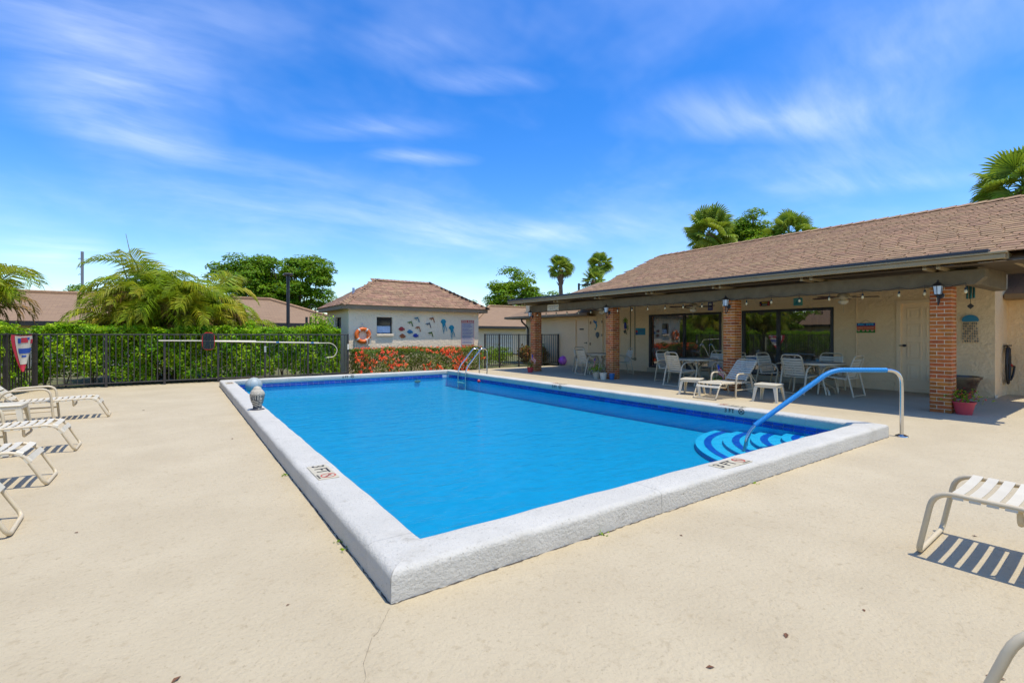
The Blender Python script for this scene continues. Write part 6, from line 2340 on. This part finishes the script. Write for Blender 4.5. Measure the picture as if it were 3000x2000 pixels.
# small shrub tops that stick up out of the hedge by the pool house corner
def shrub(label, x, y, z0, h, rad, n, m, leaf, name='shrub', cat='shrub', group=None):
    t_ = thing(name, label, cat, (x, y, 0), 0, group)
    Pn = rng.normal(0, 1, (n, 3))
    Pn /= np.linalg.norm(Pn, axis=1)[:, None]
    Pn *= (rng.uniform(0.25, 1, n) ** 0.5)[:, None]
    lump = 1 + 0.25 * np.sin(Pn[:, 0] * 6 + x) * np.sin(Pn[:, 2] * 5 + y) + 0.15 * np.sin(Pn[:, 1] * 9)
    Pn = Pn * lump[:, None] * np.array([rad, rad, h / 2]) + np.array([0, 0, z0 + h / 2])
    Pn[:, 2] = np.maximum(Pn[:, 2], 0.03)
    Nn = Pn - np.array([0, 0, z0 + h * 0.35])
    V, F = leaves_np(Pn, Nn / np.linalg.norm(Nn, axis=1)[:, None], leaf, 0.5, 0.3, 0.6)
    o_ = obj('foliage', np_mesh('foliage', V, F, m), t_)
    o_['kind'] = 'stuff'
    mb_ = MB()
    r2 = random.Random(int(x * 10))
    for _ in range(4):
        mb_.tube([(0, 0, 0), (r2.uniform(-0.4, 0.4) * rad, r2.uniform(-0.4, 0.4) * rad, z0 + h * 0.6)], [0.015, 0.006], 5)
    part('stem', mb_, M_bark, t_)
    return t_


shrub('taller leafy shrub rising from the hedge at the pool house corner', 4.0, 17.2, 1.0, 1.05, 0.45, 1300, M_hedge, 0.09)
shrub('leafy shrub tip above the hedge left of the lamp post', 1.85, 17.1, 1.1, 0.72, 0.35, 700, M_hedge, 0.09)
shrub('dark green shrub behind the black fence, left of the far pillar', 11.1, 17.7, 0.1, 0.75, 0.55, 1100, M_leafB, 0.07, group='shrubs behind the black fence')
shrub('leafy green shrub behind the middle of the black fence', 12.1, 18.2, 0.05, 0.8, 0.6, 1100, M_leafB, 0.08, group='shrubs behind the black fence')
shrub('orange leaved croton behind the fence beside the far pillar', 13.0, 17.5, 0.05, 0.85, 0.36, 700, M_croton, 0.12, group='shrubs behind the black fence')
shrub('orange and green croton behind the right end of the black fence', 13.75, 17.3, 0.05, 0.75, 0.34, 600, M_croton, 0.12, group='shrubs behind the black fence')
shrub('low dark plant behind the black fence above the beach ball', 14.1, 17.8, 0.05, 0.9, 0.30, 500, M_leafA, 0.11, group='shrubs behind the black fence')

# ================================================================== PALMS
def frond_mesh(name, L, arch, leafl, nl, m, droop, vee, seed, wid=0.035, twist=0.0):
    """feather frond along +x, arching up then down"""
    r2 = random.Random(seed)
    pts_ = []
    n = 16
    a = arch
    p = Vector((0, 0, 0))
    for i in range(n + 1):
        pts_.append(p.copy())
        p = p + Vector((math.cos(a), 0, math.sin(a))) * L / n
        a -= droop / n * (0.4 + 1.3 * i / n)
    mb_ = MB()
    mb_.tube(pts_, [0.018 * (1 - 0.85 * i / n) + 0.003 for i in range(n + 1)], 5)
    for k in range(nl):
        f_ = 0.16 + 0.84 * (k + 0.5) / nl
        i = min(int(f_ * n), n - 1)
        c_ = pts_[i].lerp(pts_[i + 1], f_ * n - i)
        d_ = (pts_[i + 1] - pts_[i]).normalized()
        up_ = Vector((-d_.z, 0, d_.x))
        ll = leafl * (0.45 + 0.75 * math.sin(PI * (0.12 + 0.80 * f_))) * r2.uniform(0.85, 1.1)
        for s_ in (-1, 1):
            side = Vector((0, s_, 0))
            dirl = (d_ * (0.55 + 0.5 * f_) + side * (1.0 - 0.35 * f_) + up_ * (vee + r2.uniform(-0.12, 0.12))).normalized()
            q1 = c_ + dirl * ll * 0.5
            q2 = c_ + (dirl + Vector((0, 0, -0.42 - r2.uniform(0, 0.2)))).normalized() * ll
            wv_ = d_ * wid * 0.5
            mb_.add([c_ - wv_ * 0.5, c_ + wv_ * 0.5, q1 + wv_, q1 - wv_, q2], [(0, 1, 2, 3), (3, 2, 4)])
    return mb_.mesh(name, m)


FR = [frond_mesh('frond', 2.3, R(86), 0.52, 36, M_frond, R(150), 0.40, 1, 0.048), frond_mesh('frond', 2.1, R(78), 0.50, 34, M_frond, R(150), 0.34, 2, 0.048),
      frond_mesh('frond', 2.5, R(88), 0.54, 38, M_frond, R(135), 0.45, 3, 0.048), frond_mesh('frond', 1.8, R(68), 0.48, 30, M_frond, R(150), 0.30, 4, 0.048),
      frond_mesh('frond', 1.8, R(60), 0.42, 28, M_frondbr, R(165), 0.20, 5, 0.045)]


def areca(label, loc, canes, fr_per, seed, hscale=1.0, spread=1.0):
    t_ = thing('areca_palm', label, 'palm', loc, 0, 'feathery clumping palms behind the fence')
    r2 = random.Random(seed)
    for k in range(canes):
        a = 2 * PI * k / canes + r2.uniform(-0.3, 0.3)
        rad = r2.uniform(0.1, 0.5)
        lean = r2.uniform(0.15, 0.95) * spread
        if math.sin(a) < -0.15:
            lean *= 0.5
        h = r2.uniform(0.5 if math.sin(a) > -0.15 else 1.05, 2.15) * hscale * (1.0 - 0.18 * lean)
        b0 = Vector((rad * math.cos(a), rad * math.sin(a), 0))
        e = Vector(((rad + lean) * math.cos(a), (rad + lean) * math.sin(a), h))
        mid = b0.lerp(e, 0.5) + Vector((-0.12 * math.cos(a) * lean, -0.12 * math.sin(a) * lean, 0.05))
        part('cane', MB().tube([b0, mid, e], [0.045, 0.04, 0.032], 7), M_cane, t_)
        for j in range(fr_per):
            az = a + r2.uniform(-1.5, 1.5) if lean > 0.5 else r2.uniform(0, 2 * PI)
            i = r2.choice((0, 0, 1, 1, 2, 2, 3)) if r2.random() > 0.13 else 4
            s_ = r2.uniform(0.75, 1.1)
            o_ = obj('frond', FR[i], t_, e - Vector((0, 0, r2.uniform(0, 0.25))), (r2.uniform(-0.30, 0.30), r2.uniform(-0.12, 0.38), az))
            o_.scale = (s_, s_, s_)
    return t_


pc = areca('big feathery palm clump behind the fence in the left half', (-0.35, 18.4, 0), 28, 9, 23, 1.20, 1.40)
# spear leaves sticking up
for (dx, dy, h, ln) in ((-0.95, 0, 3.55, 0.85), (-1.15, 0.1, 3.45, 0.5)):
    part('spear', MB().tube([(dx + 0.2, dy, h - 0.4), (dx - 0.02, dy, h + ln)], [0.02, 0.006], 5), M_cane, pc)
areca('feathery palm clump cut off by the left edge', (-5.15, 17.6, 0), 10, 8, 5, 1.05, 0.80)


def fan_mesh(name, seed, rad=0.95, nb=26, pet=0.9):
    """sabal fan leaf: petiole along +x then a pleated fan that droops at the tips"""
    r2 = random.Random(seed)
    mb_ = MB()
    mb_.tube([(0, 0, 0), (pet * 0.5, 0, 0.06), (pet, 0, 0.05)], [0.022, 0.016, 0.01], 5)
    c_ = Vector((pet, 0, 0.05))
    for k in range(nb):
        a = -R(118) + R(236) * k / (nb - 1)
        ln = rad * (0.80 + 0.25 * math.cos(a * 0.75)) * r2.uniform(0.9, 1.05)
        d_ = Vector((math.cos(a), math.sin(a), 0.16 - 0.12 * abs(a))).normalized()
        s_ = Vector((-math.sin(a), math.cos(a), 0))
        w_ = rad * 0.050
        q0 = c_
        q1 = c_ + d_ * ln * 0.55
        q2 = q1 + (d_ + Vector((0, 0, -0.32))).normalized() * ln * 0.28
        q3 = q2 + (d_ + Vector((0, 0, -1.1 - r2.uniform(0, 0.5)))).normalized() * ln * 0.20
        mb_.add([q0 - s_ * 0.008, q0 + s_ * 0.008, q1 + s_ * w_, q1 - s_ * w_, q2 + s_ * w_ * 0.8, q2 - s_ * w_ * 0.8, q3, q1 + Vector((0, 0, -0.045)), q0 + Vector((0, 0, -0.01))],
                [(0, 8, 7, 3), (8, 1, 2, 7), (3, 7, 5), (7, 2, 4), (7, 4, 5), (5, 4, 6)])
    return mb_.mesh(name, M_fan)


FANM = [fan_mesh('fan_leaf', 1), fan_mesh('fan_leaf', 2, 0.85, 24, 1.0), fan_mesh('fan_leaf', 3, 1.0, 28, 0.8)]


def sabal(label, loc, h, sc, n, seed, droop=0.3):
    t_ = thing('sabal_palm', label, 'palm', loc, 0, 'fan palms beyond the roofs')
    r2 = random.Random(seed)
    mb_ = MB()
    lx, ly = r2.uniform(-0.2, 0.2), r2.uniform(-0.2, 0.2)
    mb_.tube([(0, 0, 0), (lx * 0.3, ly * 0.3, h * 0.4), (lx, ly, h * 0.82), (lx, ly, h * 0.9), (lx, ly, h)], [0.19, 0.16, 0.15, 0.24, 0.16], 12)
    part('trunk', mb_, M_palmtrunk, t_, smooth=60)
    mb_ = MB()
    for k in range(26):
        a = 2.4 * k
        z = h * 0.80 + h * 0.18 * k / 26
        mb_.tube([(lx + 0.13 * math.cos(a), ly + 0.13 * math.sin(a), z), (lx + 0.30 * math.cos(a), ly + 0.30 * math.sin(a), z + 0.28)], [0.05, 0.02], 4)
    part('boots', mb_, M_palmtrunk, t_)
    for k in range(n):
        az = 2.39996 * k + r2.uniform(-0.2, 0.2)
        el = R(88 - 128 * ((k + 0.5) / n) ** (0.85)) + r2.uniform(-0.12, 0.12) - droop * 0.2
        o_ = obj('fan_leaf', r2.choice(FANM), t_, (lx, ly, h + 0.02), (r2.uniform(-0.95, 0.95), -el, az))
        s_ = sc * r2.uniform(0.85, 1.1)
        o_.scale = (s_, s_, s_)
    return t_


def at_px(px, depth):
    l = (px - 1500) / 1392
    return (depth * (math.sin(R(35)) + l * math.cos(R(35))), depth * (math.cos(R(35)) - l * math.sin(R(35))), 0)


def z_px(py, depth):
    return 1.35 + (981.5 - py) / 1392 * depth


sabal('slim fan palm with bare trunk standing clear in the centre', at_px(1650, 36), z_px(788, 36), 0.62, 30, 1)
sabal('fan palm with double crown, upper crown, left of the clubhouse roof', at_px(1757, 38), z_px(775, 38), 0.64, 26, 2)
sabal('lower fan palm in front of the double crown by the roof', at_px(1742, 37), z_px(822, 37), 0.62, 24, 3)
sabal('large fan palm with red-brown trunk behind the roof ridge, left hand', at_px(2074, 24), z_px(688, 24), 0.80, 34, 4)
sabal('fan palm behind the roof ridge, right hand of the pair', at_px(2318, 24), z_px(688, 24), 0.72, 32, 5)
sabal('fan palm cut by the right edge above the roof', at_px(3010, 19), z_px(545, 19), 1.0, 36, 6)

# ================================================================== BROADLEAF TREES
def tree(label, loc, trunk_h, centre_h, rx, ry, rz_, n_clump, leaves_per, leaf, m, seed, group=None, clump_r=0.85, bare=0.0):
    t_ = thing('broadleaf_tree', label, 'tree', loc, 0, group)
    r2 = np.random.default_rng(seed)
    Cs = []
    while len(Cs) < n_clump:
        p = r2.normal(0, 1, 3)
        p /= np.linalg.norm(p)
        p *= r2.uniform(0.35, 1.0) ** 0.55
        if p[2] < -0.85: continue
        lump = 1 + 0.16 * math.sin(p[0] * 5 + seed) + 0.13 * math.sin(p[1] * 6 + seed * 2) + 0.10 * math.sin(p[2] * 7)
        Cs.append(p * lump * np.array([rx, ry, rz_]))
    Cs = np.array(Cs)
    Ps, Ns = [], []
    for c_ in Cs:
        k = int(leaves_per * r2.uniform(0.6, 1.3))
        q = r2.normal(0, 1, (k, 3))
        q /= np.linalg.norm(q, axis=1)[:, None]
        q[:, 2] = np.where(q[:, 2] < -0.35, -q[:, 2] * 0.6, q[:, 2])
        cr = clump_r * r2.uniform(0.65, 1.25)
        Ps.append(c_ + q * cr * np.array([1.1, 1.1, 0.62]) * r2.uniform(0.72, 1.05, (k, 1)))
        Ns.append(q * 0.8 + np.array([0, 0, 0.75]))
    Pn = np.concatenate(Ps) + np.array([0, 0, centre_h])
    V, F = leaves_np(Pn, np.concatenate(Ns), leaf, 0.5, 0.25, 0.35)
    o_ = obj('crown', np_mesh('crown', V, F, m), t_)
    mb_ = MB()
    mb_.tube([(0, 0, -0.1), (0.1, 0, trunk_h * 0.5), (0.05, 0.1, trunk_h)], [0.34, 0.26, 0.22], 10)
    for c_ in Cs[:: max(1, n_clump // 22)]:
        e = Vector(c_ * 0.9) + Vector((0, 0, centre_h))
        s_ = Vector((0.05, 0.1, trunk_h))
        mid = s_.lerp(e, 0.5) + Vector((0, 0, -0.15 * rz_))
        mb_.tube([s_, mid, e], [0.13, 0.08, 0.03], 6)
    part('trunk', mb_, M_bark, t_, smooth=60)
    return t_


def tree_at(label, px, depth, x_half, y_top, y_bot, n, per, leaf, m, seed, group='trees beyond the roofs', cr=0.85):
    zt, zb = z_px(y_top, depth), z_px(y_bot + 45, depth)
    rx = x_half / 1392 * depth
    rz_ = (zt - zb) / 2 * 0.93
    return tree(label, at_px(px, depth), max(0.8, zb * 0.8), (zt + zb) / 2, rx * 0.9, rx * 0.85, rz_, n, per, leaf, m, seed, group, cr)


tree_at('left lobe of the big dark broadleaf trees behind the left houses', 735, 41, 88, 730, 905, 85, 230, 0.24, M_leafA, 11, cr=0.95)
tree_at('right lobe of the big dark broadleaf trees behind the black lamp post', 865, 43, 122, 744, 905, 120, 230, 0.24, M_leafA, 12, cr=0.95)
tree_at('bright green broadleaf tree left of the clear fan palm', 1505, 44, 88, 802, 920, 85, 210, 0.23, M_leafB, 13, cr=0.9)
tree_at('low broadleaf tree running on to the right behind the clear fan palm', 1645, 46, 70, 846, 920, 45, 180, 0.23, M_leafB, 14, cr=0.8)
tree_at('leafy tree between the two fan palms behind the roof ridge', 2195, 27, 58, 628, 740, 60, 190, 0.15, M_leafB, 15, cr=0.5)
tree_at('low leafy tree right of the fan palms behind the ridge', 2400, 27, 34, 660, 740, 26, 150, 0.15, M_leafB, 16, cr=0.42)
tree_at('yellow-green bush low along the ridge under the fan palms', 2255, 25, 75, 680, 740, 40, 150, 0.15, M_leafB, 19, cr=0.42)
tree_at('distant tree tops over the pool house ridge, left', 1110, 48, 48, 818, 900, 26, 150, 0.24, M_leafA, 17, cr=0.75)
tree_at('distant tree top at the right slope of the pool house roof', 1375, 48, 22, 868, 915, 12, 130, 0.24, M_leafA, 18, cr=0.7)
tree_at('distant dark tree by the tall grey utility pole', 245, 52, 55, 815, 900, 26, 150, 0.26, M_leafA, 20, cr=0.8)

# ================================================================== HOUSES BEYOND
def far_house(label, x0, x1, y0, y1, ze, zr, hip, wallm=M_stucco2, nwin=3):
    t_ = thing('bungalow', label, 'house', (x0, y0, 0), 0, 'low houses beyond the hedge')
    o_ = 0.5
    wpart('wall', MB().box(x0, y0, 0, x1, y1, ze + 0.1), wallm, t_)
    ym = (y0 + y1) / 2
    a, b2, c_, d_ = (x0 - o_, y0 - o_, ze), (x1 + o_, y0 - o_, ze), (x1 + o_, y1 + o_, ze), (x0 - o_, y1 + o_, ze)
    h = (y1 - y0) / 2 + o_
    e1, e2 = (x0 - o_ + (h if hip[0] else 0), ym, zr), (x1 + o_ - (h if hip[1] else 0), ym, zr)
    rf = uvroof(MB(), [[a, b2, e2, e1], [b2, c_, e2], [c_, d_, e1, e2], [d_, a, e1]], MATS['farroof'], 'roof', t_)
    mb_ = MB()
    mb_.box(a[0], a[1], ze - 0.16, b2[0], a[1] + 0.03, ze + 0.02)
    mb_.box(a[0], d_[1] - 0.03, ze - 0.16, b2[0], d_[1], ze + 0.02)
    mb_.box(a[0], a[1] + 0.031, ze - 0.16, a[0] + 0.03, d_[1] - 0.031, ze + 0.02)
    mb_.box(b2[0] - 0.03, a[1] + 0.031, ze - 0.16, b2[0], d_[1] - 0.031, ze + 0.02)
    mb_.box(a[0] + 0.031, a[1] + 0.031, ze - 0.14, b2[0] - 0.031, d_[1] - 0.031, ze - 0.12)
    wpart('fascia', mb_, M_dark, t_)
    mb_ = MB()
    for p, q in ((a, e1), (b2, e2), (e1, e2)):
        p, q = Vector(p), Vector(q)
        mb_.tube([p + Vector((0, 0, 0.03)), q + Vector((0, 0, 0.03))], 0.10, 6)
    wpart('ridge', mb_, M_shingle, t_)
    for k in range(nwin):
        xc = x0 + (x1 - x0) * (k + 0.6) / nwin
        mb_ = MB().box(xc - 0.55, y0 - 0.03, 0.95, xc + 0.55, y0 - 0.002, 1.75, 0.01)
        f_ = wpart('window', mb_, M_white, t_)
        mb_ = MB()
        mb_.quad((xc - 0.5, y0 - 0.034, 1.0), (xc + 0.5, y0 - 0.034, 1.0), (xc + 0.5, y0 - 0.034, 1.7), (xc - 0.5, y0 - 0.034, 1.7))
        wpart('pane', mb_, M_pane, f_)
    return t_


far_house('brown roofed bungalow beyond the hedge, left of the palm clump', -12.5, -0.6, 27.0, 34.0, 1.90, 3.30, (True, False))
far_house('brown roofed bungalow between the palm clump and the pool house', 0.6, 7.35, 27.0, 33.2, 1.95, 3.35, (False, True))
h3 = far_house('brown roofed bungalow beyond the black fence, right of the pool house', 16.4, 30.0, 28.0, 35.0, 1.95, 3.60, (True, True), nwin=0)
mb = MB()
for k in range(4):
    mb.box(17.4, 27.94, 0.05 + k * 0.36, 19.6, 27.997, 0.05 + k * 0.36 + 0.33, 0.01)
wpart('garage_door', mb, M_white, h3)

# house and trees to the left of the side fence, seen mirrored in the sliding doors
far_house('brown roofed bungalow beyond the side fence, mirrored in the sliding doors', -32.0, -15.0, 11.0, 22.0, 2.2, 4.6, (True, True), nwin=0)
for k, (x, y, h, lab) in enumerate(((-11.5, 19.5, 5.0, 'green tree beyond the side fence, mirrored beside the bungalow roof'), (-12.0, 12.5, 5.4, 'green tree beyond the side fence, mirrored at the right end of the doors'))):
    tree(lab, (x, y, 0), 1.4, h * 0.56, 2.3, 2.3, h * 0.42, 45, 190, 0.20, M_leafB, 31 + k, 'trees beyond the side fence', 0.6)

# ================================================================== POLES AND LAMPS
t = thing('lamp_post', 'tall slim black lamp post in front of the big dark trees', 'lamp post', at_px(844, 23))
zt = z_px(801, 23)
part('pole', MB().tube([(0, 0, 0), (0, 0, zt - 0.1)], [0.085, 0.075], 10), M_black, t, smooth=60)
part('lamp_head', MB().box(-0.20, -0.20, zt - 0.1, 0.20, 0.20, zt, 0.02), M_black, t)
for (px, yt, lab) in ((898, 930, 'short black square post standing in the hedge, left of the pair'), (910, 930, 'short black square post standing in the hedge, right of the pair')):
    t = thing('black_post', lab, 'post', at_px(px, 16.6), 0, 'black posts standing in the hedge')
    part('post', MB().box(-0.035, -0.035, 0, 0.035, 0.035, z_px(yt, 16.6), 0.004), M_black, t)
    part('cap', MB().box(-0.042, -0.042, z_px(yt, 16.6) + 0.001, 0.042, 0.042, z_px(yt, 16.6) + 0.02, 0.004), M_black, t)
t = thing('utility_pole', 'tall grey concrete utility pole with three short arms at far left', 'utility pole', at_px(241, 95))
zt = z_px(737, 95)
part('pole', MB().box(-0.22, -0.22, 0, 0.22, 0.22, zt, 0.03), mat('grey_concrete', (0.22, 0.22, 0.23), 0.9), t)
for y in (758, 781, 804):
    z = z_px(y, 95)
    part('arm', MB().tube([(-0.2, 0, z), (-0.45, 0.2, z + 0.05), (-0.62, 0.35, z - 0.05)], 0.06, 6), M_dark, t)
t = thing('street_lamp', 'black street lamp with a short arm beside the far roof', 'street lamp', at_px(1696, 33))
zt = z_px(830, 33)
part('pole', MB().tube([(0, 0, 0), (0, 0, zt)], 0.075, 8), M_black, t)
part('arm', MB().tube([(0, 0, zt - 0.1), (0.42, -0.28, zt - 0.06)], 0.03, 6), M_black, t)
part('lamp_head', MB().box(0.30, -0.42, zt - 0.14, 0.58, -0.18, zt - 0.05, 0.02), M_black, t)
# thin pole with a small hook beside the pool house
t = thing('thin_pole', 'thin dark pole with small forked top left of the pool house', 'pole', at_px(925, 16.9))
part('pole', MB().tube([(0, 0, 0), (0, 0, z_px(897, 16.9))], 0.010, 6), M_dark, t)
part('hook', MB().tube([(0, 0, z_px(897, 16.9)), (-0.14, 0, z_px(890, 16.9)), (-0.26, 0, z_px(902, 16.9))], 0.010, 6), M_dark, t)
